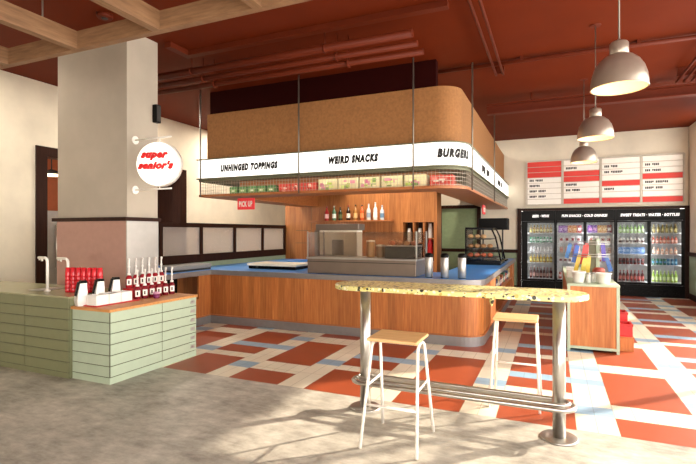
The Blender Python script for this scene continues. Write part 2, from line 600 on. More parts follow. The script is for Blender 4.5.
# ------------------------------------------------------------------ ceiling grid, pipes, beams
t = thing('timber_ceiling_grid', 'open grid of pale timber beams hanging below the ceiling at upper left', 'ceiling grid', (-3.4, 2.9, 3.2))
mb('beam_wood').box(-8.0, .6, 2.905, 2.965, 3.2, 3.36).build('beam', t)
for k in range(9):
    x = -7.94 + .985 * k + .08 - .007
    mb('beam_wood_y').box(x - .08, x, .4, 2.904, 3.2, 3.358).build('beam', t)
for x in (-7.4, -4.45, -1.5, .3):
    mb('rod').cyl((x, 2.935, 3.36), (x, 2.935, ZC - .001), .008, 8).build('hanger', t)
t = thing('smoke_detector', 'small round detector on the ceiling above the timber grid', 'detector', (-4.62, 3.75, ZC))
mb('pipe').lathe([(.075, ZC - .05), (.085, ZC - .03), (.085, ZC - .001)], (-4.62, 3.75, 0)).build('housing', t)
mb('charcoal').lathe([(.03, ZC - .056), (.035, ZC - .05)], (-4.62, 3.75, 0)).build('sensor', t)

for i, (dy, z, x0, x1, lb) in enumerate([(0, 3.79, -5.42, -1.45, 'topmost of three red-brown pipes hanging in a bundle before the cork canopy'),
                                         (.11, 3.71, -5.44, -1.42, 'middle one of three red-brown pipes hanging in a bundle before the cork canopy'),
                                         (.22, 3.65, -5.46, -1.38, 'lowest of three red-brown pipes hanging in a bundle before the cork canopy')]):
    t = thing('ceiling_pipe', lb, 'pipe', (-3.4, 5.14 + dy, z), 'red-brown ceiling pipes')
    mb('pipe').cyl((x0, 5.14 + dy, z), (x1, 5.14 + dy, z), .048 if i == 0 else .036, 14).build('pipe_run', t)
    for x in (-4.62, -2.55):
        mb('pipe').cyl((x + i * .11, 5.14 + dy, z + .03), (x + i * .11, 5.14 + dy, ZC - .001), .007, 8).build('hanger', t)
        mb('pipe').lathe([(.056, -.012), (.056, .012)], (x + i * .11, 5.14 + dy, z), 14, True, Matrix.Rotation(PI / 2, 3, 'Y')).build('clamp', t)
t = thing('ceiling_duct', 'flat red-brown strip of channel running on the ceiling above the pipes', 'channel', (-2.7, 4.99, 3.93))
mb('pipe').box(-4.5, -1.02, 4.94, 5.04, 3.93, 3.999).build('channel', t)
mb('pipe').box(-4.6, -4.5, 4.62, 5.04, 3.93, 3.999).build('return', t)
t = thing('ceiling_beam', 'thick red-brown pipe beam crossing the ceiling before the menu board', 'beam', (.8, 8.9, 3.68))
mb('pipe').box(-1.1, 2.88, 8.85, 8.88, 3.70, 3.83).build('web', t)
mb('pipe').box(-1.1, 2.88, 8.79, 8.94, 3.68, 3.70).box(-1.1, 2.88, 8.79, 8.94, 3.83, 3.85).build('flange', t)
for x in (-.35, 1.0, 2.3):
    mb('pipe').cyl((x, 8.865, 3.85), (x, 8.865, ZC - .001), .012, 8).build('hanger', t)
t = thing('ceiling_conduit', 'thin red-brown conduit on the ceiling running behind the largest pendant', 'conduit', (1.1, 7.05, 3.94))
mb('pipe').cyl((-1.8, 7.0, 3.95), (2.88, 7.0, 3.95), .03, 10).build('conduit_run', t)
for x in (-.4, 1.0, 2.4): mb('pipe').box(x - .02, x + .02, 6.95, 7.05, 3.95, 3.999).build('clip', t)
t = thing('twin_conduit', 'pair of slim conduits running lengthwise on the ceiling right of the cork canopy', 'conduit', (-.73, 4.1, 3.9))
for dx in (-.05, .05): mb('pipe').cyl((-.73 + dx, .6, 3.9), (-.73 + dx, 7.35, 3.9), .018, 8).build('conduit_run', t)
for y in (2, 4.6, 7.3): mb('pipe').box(-.80, -.66, y - .02, y + .02, 3.9, 3.999).build('clip', t)
t = thing('branch_conduit', 'short slanted run of conduits on the ceiling at the far upper right', 'conduit', (1.6, 7.3, 3.86))
for dx in (0, .1, .2): mb('pipe').cyl((1.75 + dx, 6.0, 3.87), (1.75 + dx, 8.7, 3.87), .018, 8).build('conduit_run', t)
for y in (6.3, 8.4): mb('pipe').box(1.7, 2.0, y - .02, y + .02, 3.87, 3.999).build('clip', t)
# ------------------------------------------------------------------ pendants
def pendant(loc, label):
    x, y, z = loc
    t = thing('pendant_lamp', label, 'lamp', loc, 'aluminium dome pendants')
    prof = [(.196, -.012), (.195, .03), (.188, .08), (.170, .14), (.140, .19), (.10, .225), (.062, .242)]
    mb('shade').lathe(prof, loc, 32, False).build('shade', t)
    inner = [(r - .006, h - .003 if h > 0 else h) for r, h in prof]
    mb('shade_in').lathe(inner, loc, 32, False).build('shade_lining', t)
    mb('shade').lathe([(.196, -.016), (.200, -.012), (.196, -.006)], loc, 32, False).build('rim', t)
    mb('shade').lathe([(.062, .238), (.066, .25), (.066, .325), (.056, .338), (.02, .343), (.012, .36)], loc, 20).build('socket_cap', t)
    mb('rod').cyl((x, y, z + .36), (x, y, ZC - .02), .006, 8).build('stem', t)
    mb('pipe').lathe([(.06, ZC - .03), (.06, ZC - .001)], (x, y, 0), 16).build('canopy_cap', t)
    mb('bulb').sphere((x, y, z + .12), .05).build('bulb', t)
    return t
pd = pendant((.46, 4.1, 2.655), 'nearest and largest of the aluminium dome pendants in a row')
dup(pd, (.46, 6.27, 2.67), label='middle aluminium dome pendant, between the largest and the smallest')
dup(pd, (.455, 8.43, 2.68), label='farthest aluminium dome pendant, overlapping the menu board')

# ------------------------------------------------------------------ service counter
CT = .90
CXR, CYF, CXI = -.88, 6.45, -5.38
def arc(cx, cy, r, a0, a1, n=8):
    return [(cx + r * math.cos(a0 + (a1 - a0) * i / n), cy + r * math.sin(a0 + (a1 - a0) * i / n)) for i in range(n + 1)]
def counter_outline(o, r=.26):
    # from the near end of the left leg, along the front, round the corner, back along the right leg; o = outward offset
    pts = [(CXI + o, 4.75), (CXI + o, CYF - o)]
    pts += arc(CXR - r, CYF + r, r + o, -PI / 2, 0)
    pts += [(CXR + o, 12.25)]
    return pts
def counter_inner():
    n = len(counter_outline(0))
    return [(-6.0, 4.75), (-6.0, 7.55)] + [(-1.62, 7.55)] * (n - 3) + [(-1.62, 12.25)]
t = thing('service_counter', 'u-shaped wood-clad service counter with blue top under the cork canopy', 'counter', (-3.2, 7.0, 0))
# cladding: left leg has an open niche, the right leg an open shelf bay
mb('counter_wood').box(CXI - .03, CXI, 4.75, 5.05, .13, .82).box(CXI - .03, CXI, 6.15, CYF + .02, .13, .82).box(CXI - .03, CXI, 5.05, 6.15, .13, .44).build('side_cladding', t)
b = mb('counter_wood')
b.ringwall(counter_outline(0)[1:-1] + [(CXR, 8.2)], [(x, y) for x, y in counter_outline(-.03)[1:-1]] + [(CXR - .03, 8.2)], .13, .82)
b.build('front_cladding', t)
mb('counter_wood').box(CXR - .03, CXR, 11.6, 12.25, .13, .82).build('end_cladding', t)
for q in ((-6.0, CXI - .03, 4.75, 4.78, 0, .82), (-6.0, -5.96, 4.78, 9.9, 0, .82), (CXR - .5, CXR - .03, 8.2, 8.23, .13, .82), (CXR - .5, CXR - .03, 11.57, 11.6, .13, .82), (-1.62, CXR - .03, 12.2, 12.25, .0, .82)):
    mb('counter_wood').box(*q).build('carcass_panel', t)
mb('black').box(CXI - .5, CXI - .46, 5.05, 6.15, .4, .82).box(CXI - .46, CXI - .03, 5.05, 6.15, .40, .43).build('niche', t)
mb('shelf_wood').box(CXR - .42, CXR, 8.23, 11.57, .13, .17).box(CXR - .42, CXR, 8.23, 11.57, .48, .505).box(CXR - .45, CXR - .42, 8.23, 11.57, .13, .82).build('display_shelf', t)
b = mb('steel_edge')
ko = counter_outline(.02)
b.ringwall(ko, [(x, y) for x, y in counter_outline(-.03)], 0.0, .13)
b.build('kick_plate', t)
mb('shelf_wood').ringwall(counter_outline(.024), counter_outline(.0), .13, .146).build('kick_strip', t)
mb('blue').ringwall(counter_outline(.02), counter_inner(), .84, CT).box(-6.0, CXI + .02, 7.5, 9.9, .84, CT).build('countertop', t)
b = mb('steel_edge')
b.ringwall(counter_outline(.035), counter_outline(.02), .825, CT + .004)
b.build('edge_band', t)
b = mb('green_wall').box(-6.015, -6.0, 4.75, 9.9, .6, .99)
b.build('backsplash', t)

# things stacked in the open bay of the right leg
cols = ['#b3402f', '#3a4f74', '#c9b27a', '#7a3a5c', '#b06a3a', '#40604a']
for i in range(9):
    y = 8.38 + i * .36
    c = cols[i % 6]
    o = mb(pmat(c)).box(CXR - .20, CXR - .05, y, y + .26, .507, .507 + .15 + .03 * (i % 3), .004).use('label_white').box(CXR - .051, CXR - .046, y + .04, y + .22, .55, .62).build('snack_box')
    tag(o, '%s snack box in the open bay at the side of the counter' % ORD[i], 'snack box', 'snack boxes in the counter bay')
del o

# ------------------------------------------------------------------ glass partition behind the counter
t = thing('glass_partition', 'low dark-framed fluted glass partition behind the counter on the left', 'partition', (-6.05, 7.3, 0))
PX = -6.055
mb('brown').box(PX - .04, PX + .035, 4.62, 9.98, 1.635, 1.715).build('top_rail', t)
mb('brown').box(PX - .04, PX + .035, 4.62, 9.98, .99, 1.14).build('bottom_rail', t)
posts = [4.66, 4.95, 5.98, 6.97, 7.98, 9.0, 9.945]
for y in posts:
    mb('brown').box(PX - .035, PX + .03, y - .035, y + .035, 1.14, 1.635).build('post', t)
for a, c in zip(posts, posts[1:]):
    mb('flute').box(PX - .008, PX + .004, a + .035, c - .035, 1.14, 1.635).build('pane', t)
mb('green_wall').box(PX - .03, PX + .025, 4.62, 9.98, 0, .99).build('base_panel', t)

# ------------------------------------------------------------------ bar core
CY = 10.0
t = thing('bar_wall', 'freestanding wood bar wall with cubbies behind the counter', 'bar wall', (-4.2, 10.2, 0))
b = mb('core_wood')
b.box(-6.05, -3.04, CY, CY + .42, 0, 3.2); b.box(-3.04, -2.35, CY, CY + .42, 1.765, 3.2); b.box(-3.04, -2.35, CY, CY + .42, 0, .9)
b.box(-2.35, -2.28, CY, CY + .42, 0, 3.2)
b.build('panelling', t)
b = mb('shelf_wood')
for x in (-2.80, -2.575): b.box(x - .015, x + .015, CY + .01, CY + .40, .9, 1.765)
b.build('cubby_divider', t)
mb('brown').box(-3.04, -2.35, CY + .38, CY + .42, .9, 1.765).build('cubby_back', t)
mb('shelf_wood').box(-2.785, -2.59, CY + .02, CY + .38, 1.30, 1.32).box(-3.03, -2.815, CY + .02, CY + .38, 1.3, 1.32).build('cubby_shelf', t)
mb('seam').box(-5.75, -5.33, CY - .004, CY, 1.28, 1.29).box(-5.75, -5.33, CY - .004, CY, 1.58, 1.59).box(-5.33, -5.322, CY - .004, CY, .9, 2.16).build('seam_line', t)
sh = mb('shelf_wood').box(-5.28, -3.25, CY - .2, CY, 1.785, 1.815, .003).build('wall_shelf')
tag(sh, 'wooden bottle shelf fixed to the bar wall', 'shelf')

def bottle_mesh(body, h, r, cap, label=None, neck=.36, name='bottle'):
    b = mb(body)
    b.lathe([(r * .92, 0), (r, .012), (r, h * .58), (r * .85, h * .66), (r * neck, h * .76), (r * neck * .9, h * .92)], (0, 0, 0), 14)
    if label: b.use(label).lathe([(r * 1.02, h * .16), (r * 1.02, h * .46)], (0, 0, 0), 14, False)
    b.use(cap).lathe([(r * neck * 1.12, h * .9), (r * neck * 1.12, h), (r * neck * .9, h * 1.005)], (0, 0, 0), 12)
    return b
bot = [(-4.86, '#b32a2f', '#7a1c1c', '#e9b9b4', .33, 'pink-red liquor bottle at the left end of the bar wall shelf'),
       (-4.67, '#5d8060', '#c8c8b8', '#dfe6da', .34, 'green glass liquor bottle with pale label, second on the shelf'),
       (-4.51, '#27301f', '#1c1512', '#57602f', .31, 'dark green liquor bottle, third from the left on the shelf'),
       (-4.31, '#2a1a14', '#7d1a18', '#efe6d6', .35, 'dark liquor bottle with a white label, fourth on the shelf'),
       (-4.13, '#9c6b35', '#3a2a18', '#c9a56a', .36, 'slim amber liquor bottle, fifth on the bar wall shelf'),
       (-3.97, '#c5572a', '#231a14', '#d87f45', .35, 'orange liquor bottle in the middle right of the shelf'),
       (-3.81, '#d6d3cc', '#b6b2aa', '#8f9aa5', .37, 'clear liquor bottle right beside the orange one'),
       (-3.65, '#e4e1da', '#d2cdc4', '#f3f0e8', .40, 'tallest clear white bottle, eighth on the shelf'),
       (-3.49, '#c3ccd2', '#a8b2b8', '#5f7f99', .33, 'clear bottle with a bluish label at the right end of the shelf')]
for x, c, cap, lab, h, lb in bot:
    me = bottle_mesh(pmat(c, .12), h, .048, pmat(cap), pmat(lab))
    o = me.build('liquor_bottle', origin=(0, 0, 0)); o.location = (x, CY - .1, 1.815)
    tag(o, lb, 'bottle', 'liquor bottles on the bar wall shelf')

def cup_stack(name, mat, n, r=.045, h=.12, step=.028):
    t = thing(name, 'x', 'cups', (0, 0, 0))
    for k in range(n):
        z = k * step
        mb(mat).lathe([(r, z), (r * 1.05, z + .006), (r * .74, z + h - .004), (r * .7, z + h)], (0, 0, 0), 16).build('cup', t)
    return t
c0 = cup_stack('cup_stack', 'white', 8)
c0.location = (-2.93, CY + .14, 1.32); tag(c0, 'stack of white paper cups in the upper left cubby', 'cups', 'paper cup stacks in the cubbies')
dup(c0, (-2.69, CY + .14, 1.32), label='stack of white paper cups in the upper middle cubby')
dup(c0, (-2.46, CY + .14, 1.42), label='stack of white paper cups on the upper right cubby')
o = mb('shelf_wood').box(-2.56, -2.35, CY + .02, CY + .38, 1.395, 1.42).build('cubby_ledge', t)
r0 = cup_stack('cup_stack', 'red', 14, .06)
r0.location = (-2.46, CY + .13, .905); tag(r0, 'stack of red cups in the right cubby of the bar wall', 'cups', 'paper cup stacks in the cubbies')
dup(c0, (-2.69, CY + .1, .905), label='stack of pale cups standing in the lower middle cubby')
dup(c0, (-2.93, CY + .1, .905), label='stack of pale cups standing in the lower left cubby')

# ------------------------------------------------------------------ canopy
KXL, KXR, KYF, KR = -5.64, -1.10, 6.45, .42
KYL, KYB = 9.98, 13.17
def can(o, r=KR, yl=KYL, yb=KYB):
    rr = max(r - o, .02)
    pts = [(KXL + o, yl), (KXL + o, KYF + o)]
    pts += arc(KXR - o - rr, KYF + o + rr, rr, -PI / 2, 0, 12)
    return pts + [(KXR - o, yb)]
t = thing('hanging_canopy', 'cork-faced hanging canopy with lit white sign band over the counter', 'canopy', (-3.3, 8.5, 2.15))
mb('shelf_wood').ringwall(can(0), can(.52), 2.155, 2.195).build('shelf_board', t)
mb('olive_dark').ringwall(can(-.03), can(1.25), 2.455, 2.475).build('soffit', t)
mb('olive_dark').ringwall(can(-.03), can(.18), 2.79, 2.805).build('top_lid', t)
lb = mb('white_lit').ringwall(can(0), can(.14), 2.477, 2.789).build('light_band', t)
mb('cork').ringwall(can(.10), can(.16), 2.805, 3.60).build('cork_panel', t)
mb('bulkhead').box(KXL + .12, -1.52, 6.60, 6.72, 3.5, ZC - .001).build('bulkhead', t)  # dark slab standing in for the shade on the ceiling above the cork
mb('shelf_wood').ringwall(can(.49), can(.515), 2.1955, 2.455).build('shelf_back', t)
mb('olive_dark').ringwall(can(0), can(.01), 2.418, 2.456).build('light_lip', t)
mb('led').ringwall(can(.022)[1:3], can(.045)[1:3], 2.438, 2.4545).build('light_strip', t)  # glowing strip added out of sight behind the lip to brighten the shelf boxes
L1 = (KXR - KR) - KXL
LA = KR * PI / 2
def along(s, out=0.0):
    if s < L1: return (KXL + s, KYF - out)
    if s < L1 + LA:
        a = -PI / 2 + (s - L1) / KR
        return (KXR - KR + (KR + out) * math.cos(a), KYF + KR + (KR + out) * math.sin(a))
    return (KXR + out, KYF + KR + (s - L1 - LA))
def band_text(body, s0, s1, z0, z1, bold=.095):
    def fn(u, v, w):
        x, y = along(s0 + (s1 - s0) * u, .002 + .004 * w)
        return (x, y, z0 + (z1 - z0) * v)
    lettering(body, fn, 'ink', lb, bold, .2, 1.26)
band_text('UNHINGED TOPPINGS', .47, 1.60, 2.565, 2.69)
band_text('WEIRD SNACKS', 2.50, 3.31, 2.575, 2.70)
band_text('BURGERS', 4.17, 4.72, 2.575, 2.71)
def word_bars(words, s0, s1, z0, z1):
    b = mb('ink')
    n = sum(words) + len(words) - 1
    k = 0
    for wd in words:
        for j in range(wd):
            sa = s0 + (s1 - s0) * (k + .1) / n; sb = s0 + (s1 - s0) * (k + .85) / n
            p, q = along(sa, .002), along(sb, .002); p2, q2 = along(sa, .006), along(sb, .006)
            lo = z0 + (.03 if (k * 7) % 3 == 1 else 0)
            b.prism([p, q, q2, p2], lo, z1); k += 1
        k += 1
    b.build('lettering', lb)
s_side = L1 + LA - (KYF + KR)
word_bars([4, 4], 8.15 + s_side, 9.2 + s_side, 2.56, 2.69)
word_bars([5, 3], 10.6 + s_side, 11.6 + s_side, 2.56, 2.69)
# rods and clamps
for x in (-5.58, -3.64, -1.80): 
    mb('rod').cyl((x, KYF - .03, 2.155), (x, KYF - .03, ZC - .001), .012, 8).build('hanging_rod', t)
for y in (6.95, 9.75):
    mb('rod').cyl((KXR + .03, y, 2.155), (KXR + .03, y, ZC - .001), .012, 8).build('hanging_rod', t)
# wire mesh between shelf and sign band
b = mb('wire')
total = L1 + LA + (KYB - KYF - KR)
s = .02
while s < total:
    x, y = along(s, -.02)
    b.box(x - .0022, x + .0022, y - .0022, y + .0022, 2.195, 2.455)
    s += .055
for z in [2.21 + .055 * k for k in range(5)]:
    b.ringwall(can(.018), can(.022), z - .002, z + .002)
for k in range(60):
    y = KYF + .03 + k * .055
    b.box(KXL + .018, KXL + .022, y - .002, y + .002, 2.195, 2.455)
b.build('wire_mesh', t)

def pack(name, c1, c2, x0, x1, y0, y1, z0, z1, kind):
    """a printed carton or bag: body, pattern patches on its front face, lid fold"""
    b = mb(pmat(c1)).box(x0, x1, y0, y1, z0, z1, .006)
    w, h = x1 - x0, z1 - z0
    for i in range(kind):
        a = x0 + w * random.uniform(.06, .66); c = a + w * random.uniform(.12, .28)
        d = z0 + h * random.uniform(.08, .6); e = d + h * random.uniform(.12, .32)
        b.use(pmat(c2[i % len(c2)])).box(a, min(c, x1 - .01), y0 - .002 - i * .0006, y0 + .004, d, min(e, z1 - .01))
    return b.build(name)
SZ = 2.196
for i in range(5):
    x = -5.12 + i * .19
    o = mb(pmat('#4d7d4a')).box(x, x + .165, 6.62, 6.86, SZ, SZ + .13, .01)
    o.use(pmat('#7fa865')).box(x + .02, x + .145, 6.616, 6.63, SZ + .03, SZ + .085).use(pmat('#dfe6cf')).box(x + .05, x + .115, 6.613, 6.63, SZ + .045, SZ + .07)
    tag(o.build('snack_carton'), '%s green carton from the left end of the canopy shelf' % ORD[i], 'carton', 'green cartons on the canopy shelf')
for i in range(3):
    x = -4.13 + i * .235
    o = pack('snack_carton', '#c8493f', ['#e4847a', '#f0d0c0', '#9f2f2a'], x, x + .215, 6.62, 6.86, SZ, SZ + .145, 6)
    tag(o, '%s red carton under the gap between the two front signs' % ORD[i], 'carton', 'red cartons left on the canopy shelf')
for i in range(5):
    x = -3.40 + i * .352
    o = pack('picture_box', '#d9cfa6', ['#a8c05a', '#d48aa0', '#7f9f5a', '#e8e0b8', '#c06a8a', '#cfe08a'], x, x + .325, 6.62, 6.84, SZ, SZ + .185, 10)
    tag(o, '%s from the left of five flowery green and pink boxes on the canopy shelf' % ORD[i], 'box', 'flowery boxes on the canopy shelf')
for i in range(2):
    x = -1.63 + 0 * i
    x = -1.64 - .0 + (-.0) + i * .0
for i, x in enumerate((-1.625, )):
    pass
o1 = pack('snack_carton', '#cf4a3c', ['#e98d80', '#f2d8c8', '#a8352c'], -1.62, -1.30, 6.66, 6.88, SZ, SZ + .17, 8)
o2 = None
tag(o1, 'wide red carton on the canopy shelf under the BURGERS sign', 'carton', 'red cartons right on the canopy shelf')

# hanging red signs
def hang_sign(loc, rz, label):
    t = thing('hanging_sign', label, 'sign', (0, 0, 0), 'small red hanging signs')
    pl = mb('red_sign').box(-.17, .17, -.012, .012, -.225, -.03, .003).build('sign_plate', t)
    lettering('PICK UP', lambda u, v, w: (-.135 + .27 * u, -.0125 - .003 * w, -.18 + .10 * v), 'label_white', pl, .045, 0, 1.15)
    for x in (-.12, .12): mb('rod').cyl((x, 0, -.03), (x, 0, 0), .004, 6).build('hanger', t)
    t.location = loc; t.rotation_euler.z = rz
    return t
hang_sign((-4.76, 6.60, 2.155), 0, 'red PICK UP sign hanging below the left end of the canopy shelf')
hang_sign((-1.36, 10.4, 2.155), PI / 2, 'small red sign seen almost edge-on below the right canopy shelf')

# ------------------------------------------------------------------ things on the counter
t = thing('prep_station', 'long stainless food prep station with glass case on the front counter', 'food station', (-2.68, 6.85, CT))
b = mb('steel_warm').box(-3.56, -1.80, 6.56, 7.16, CT + .004, 1.13, .006)
b.build('base_cabinet', t)
mb('steel').box(-3.575, -1.785, 6.545, 7.17, 1.13, 1.155, .004).build('worktop', t)
mb('charcoal').box(-3.56, -1.80, 6.552, 6.558, 1.085, 1.095).build('door_seam', t)
b = mb('guard_glass')
b.box(-3.56, -1.80, 6.58, 6.588, 1.155, 1.545); b.box(-3.56, -1.80, 7.14, 7.148, 1.155, 1.545)
b.box(-3.56, -3.552, 6.588, 7.14, 1.155, 1.545); b.box(-1.808, -1.80, 6.588, 7.14, 1.155, 1.545)
b.build('glass_case', t)
mb('guard_glass').box(-3.56, -1.80, 6.58, 7.148, 1.545, 1.553).build('glass_lid', t)
b = mb('steel')
for x in (-3.565, -1.795):
    for y in (6.575, 7.15): b.box(x - .01, x + .01, y - .008, y + .008, 1.155, 1.56)
b.build('corner_post', t)
# inside and behind the glass
t = thing('toaster_cabinet', 'cream and grey appliance standing behind the glass prep case', 'appliance', (-3.35, 7.42, CT))
mb('cream').box(-3.70, -3.00, 7.25, 7.50, CT + .002, 1.58, .008).build('body', t)
mb('steel_warm').box(-3.76, -2.96, 7.22, 7.51, 1.58, 1.685, .006).build('hood', t)
mb('steel_warm').box(-3.79, -3.70, 7.24, 7.50, CT + .002, 1.58).build('side_panel', t)
mb('steel_warm').box(-3.46, -3.24, 7.235, 7.255, 1.16, 1.42, .01).build('front_plate', t)
mb('charcoal').box(-3.52, -3.2, 7.2, 7.25, 1.0, 1.04, .004).build('tray', t)
for i, (x, c, h, lb) in enumerate([(-2.62, '#c79a67', .24, 'tan round canister inside the glass prep case'), (-2.46, '#a98a68', .17, 'low brown canister beside the tan one in the prep case')]):
    t = thing('food_canister', lb, 'canister', (x, 6.9, 1.157))
    mb(pmat(c)).lathe([(.062, 1.157), (.066, 1.165), (.066, 1.157 + h)], (x, 6.9, 0), 20).build('body', t)
    mb('cream').lathe([(.07, 1.157 + h), (.07, 1.157 + h + .02), (.02, 1.157 + h + .028)], (x, 6.9, 0), 20).build('lid', t)
t = thing('food_pan', 'dark grey food pan at the right end inside the glass case', 'pan', (-2.08, 6.9, 1.157))
mb('charcoal').box(-2.33, -1.86, 6.72, 7.08, 1.157, 1.33, .01).build('pan_body', t)
mb('steel').box(-2.345, -1.845, 6.705, 7.095, 1.33, 1.345, .004).build('lid', t)
for i in range(4):
    x = -2.26 + i * .115
    o = mb(pmat(['#c9784e', '#b9855c', '#d3a173', '#b0623f'][i])).sphere((x, 6.88, 1.345 + .036), .05, (1, 1, .72)).build('bread_roll')
    tag(o, '%s bread roll from the left on the dark pan in the glass case' % ORD[i], 'bread roll', 'rolls on the food pan')

t = thing('griddle', 'flat griddle with white top on black base left of the prep station', 'griddle', (-4.55, 7.3, CT))
mb('black').box(-4.98, -4.02, 6.98, 7.54, CT + .002, .955, .006).build('base', t)
mb('cream').box(-5.0, -4.0, 6.96, 7.55, .955, .995, .006).build('hot_plate', t)
mb('charcoal').lathe([(.02, 0), (.018, .02)], (-4.8, 6.98, .93), 12, True, Matrix.Rotation(PI / 2, 3, 'X')).build('knob', t)

t = thing('grey_tray_box', 'low grey box on the blue counter beside the dark partition', 'box', (-5.72, 6.2, CT))
mb('charcoal').box(-5.9, -5.52, 5.72, 6.62, CT + .002, .93, .006).build('base', t)
mb(pmat('#8d8a86')).box(-5.9, -5.52, 5.70, 6.64, .93, 1.0, .012).build('lid', t)
# blue bottles and colourful little things beside it
for i, y in enumerate((5.30, 5.42, 5.54)):
    me = bottle_mesh(pmat('#2c5591', .2), .17, .04, pmat('#1d2c48'), None)
    o = me.build('squeeze_bottle', origin=(0, 0, 0)); o.location = (-5.72 + .03 * i, y, CT + .001)
    tag(o, '%s dark blue bottle beside the grey box on the left counter' % ORD[i], 'bottle', 'blue bottles by the grey box')

def tumbler(x, y, label):
    t = thing('steel_tumbler', label, 'tumbler', (x, y, CT + .001), 'steel tumblers on the counter')
    z = CT + .001
    mb('steel').lathe([(.05, z), (.056, z + .006), (.058, z + .285), (.055, z + .29)], (x, y, 0), 24).build('body', t)
    mb('black').lathe([(.056, z + .29), (.060, z + .305), (.055, z + .335), (.03, z + .35)], (x, y, 0), 24).build('lid', t)
    mb('black').lathe([(.052, z - .0005), (.057, z + .008)], (x, y, 0), 24).build('base_ring', t)
    return t
tt = tumbler(-1.63, 6.64, 'left one of three steel tumblers with black lids on the blue counter')
dup(tt, (-1.40, 6.62, CT + .001), label='middle one of three steel tumblers with black lids on the blue counter')
dup(tt, (-1.17, 6.68, CT + .001), label='right one of three steel tumblers with black lids, nearest the pastry case')

# pastry case
t = thing('pastry_case', 'black glazed pastry warmer with sloping front and three shelves', 'pastry case', (-1.35, 10.3, CT))
px0, px1, py0, py1, pz = -1.60, -.98, 9.55, 10.4, CT + .002
mb('black_gloss').box(px0, px1 + .05, py0, py1, pz, pz + .09, .008).build('base', t)
# side frames in the Y-Z plane: the open glass end faces the camera; front slope leans towards +X
def side(y):
    b = mb('black_gloss')
    w = .025
    pts = [(px0, pz + .09), (px0, 1.62), (px1 - .12, 1.60), (px1 - .05, 1.45), (px1 + .05, pz + .09)]
    for p, q in zip(pts, pts[1:]):
        b.cyl((p[0], y, p[1]), (q[0], y, q[1]), w * .6, 8)
    return b
side(py0 + .015).build('frame', t); side(py1 - .015).build('frame', t)
mb('black_gloss').box(px0 - .01, px0 + .012, py0, py1, pz + .09, 1.62).build('back_panel', t)
mb('black_gloss').box(px0 - .01, px1 - .10, py0, py1, 1.60, 1.64, .006).build('roof', t)
b = mb('glass')
b.poly([(px0 + .01, py0 + .012, pz + .09), (px1 + .05, py0 + .012, pz + .09), (px1 - .05, py0 + .012, 1.45), (px1 - .12, py0 + .012, 1.6), (px0 + .01, py0 + .012, 1.6)])
b.poly([(px1 + .05, py0, pz + .09), (px1 + .05, py1, pz + .09), (px1 - .05, py1, 1.45), (px1 - .05, py0, 1.45)])
b.build('glazing', t)
tiers = [(1.03, px1 - .04), (1.21, px1 - .07), (1.40, px1 - .13)]
for z, xe in tiers:
    mb('charcoal').box(px0 + .013, xe, py0 + .02, py1 - .02, z, z + .018, .003).build('shelf', t)
n = 0
for k, (z, xe) in enumerate(tiers):
    for i in range(4):
        x = px0 + .08 + i * .125
        if x > xe - .05: continue
        c = ['#c9603c', '#b98457', '#d8a878'][k]
        o = mb(pmat(c)).sphere((x, py0 + .12, z + .0185 + .044), .060, (1, 1.3, .73)).use(pmat('#e8cba0')).sphere((x, py0 + .12, z + .0185 + .072), .032, (1, 1.3, .5)).build('pastry')
        tag(o, '%s pastry from the left on the %s shelf of the black pastry case' % (ORD[i], ['bottom', 'middle', 'top'][k]), 'pastry', 'pastries in the black case')
t = thing('heat_lamp_hood', 'black hooded warmer on slim posts behind the pastry case', 'warmer', (-1.2, 11.2, CT))
mb('black').box(-1.55, -.93, 10.95, 11.5, 1.60, 1.86, .01).build('hood', t)
for x in (-1.48, -1.05): mb('charcoal').cyl((x, 11.2, CT + .03), (x, 11.2, 1.60), .018, 10).build('post', t)
mb('black').box(-1.55, -.95, 10.98, 11.45, CT + .001, CT + .035, .006).build('base', t)

# ------------------------------------------------------------------ condiment cabinet and olive sink cabinet
CW = -4.115
GZ = .735
t = thing('condiment_cabinet', 'pale sage drawer cabinet with orange wood top, nearest on the left', 'cabinet', (-4.4, 4.1, 0))
X0, X1, Y0, Y1 = -4.675, CW, 3.40, 4.66
mb('sage').box(X0, X1 - .008, Y0 + .008, 4.105, .0, GZ).box(-4.66, X1 - .008, 4.105, Y1, 0, GZ).build('carcass', t)
mb('wood_top').box(X0 - .002, X1 + .015, Y0 - .015, 4.10, GZ, GZ + .028).box(-4.66, X1 + .015, 4.10, Y1 + .012, GZ, GZ + .028).build('worktop', t)
rows, base = 6, .07
hh = (GZ - base) / rows
for r in range(rows):
    z0, z1 = base + r * hh + .004, base + (r + 1) * hh - .004
    for a, c in ((Y0 + .01, 4.095), (4.103, Y1 - .004)):
        d = mb('sage').box(X1 - .012, X1, a, c, z0, z1, .0015, 1).build('drawer', t)
        if a > 4:
            mb('steel').box(X1, X1 + .004, c - .10, c - .03, z0 + .03, z1 - .03, .001, 1).build('label_holder', d)
    mb('sage').box(X0 + .004, X1 - .014, Y0, Y0 + .012, z0, z1, .0015, 1).build('drawer', t)
mb('sage').box(X0 + .004, X1 - .001, Y0 + .001, Y0 + .02, .0, base - .004).box(X1 - .02, X1 - .001, Y0 + .02, Y1, 0, base - .004).build('plinth', t)
mb('seam').box(X0 + .004, X1 - .0085, Y0 + .004, Y0 + .0075, .0, GZ).box(X1 - .0078, X1 - .004, Y0 + .004, Y1 - .004, .0, GZ).build('seam', t)

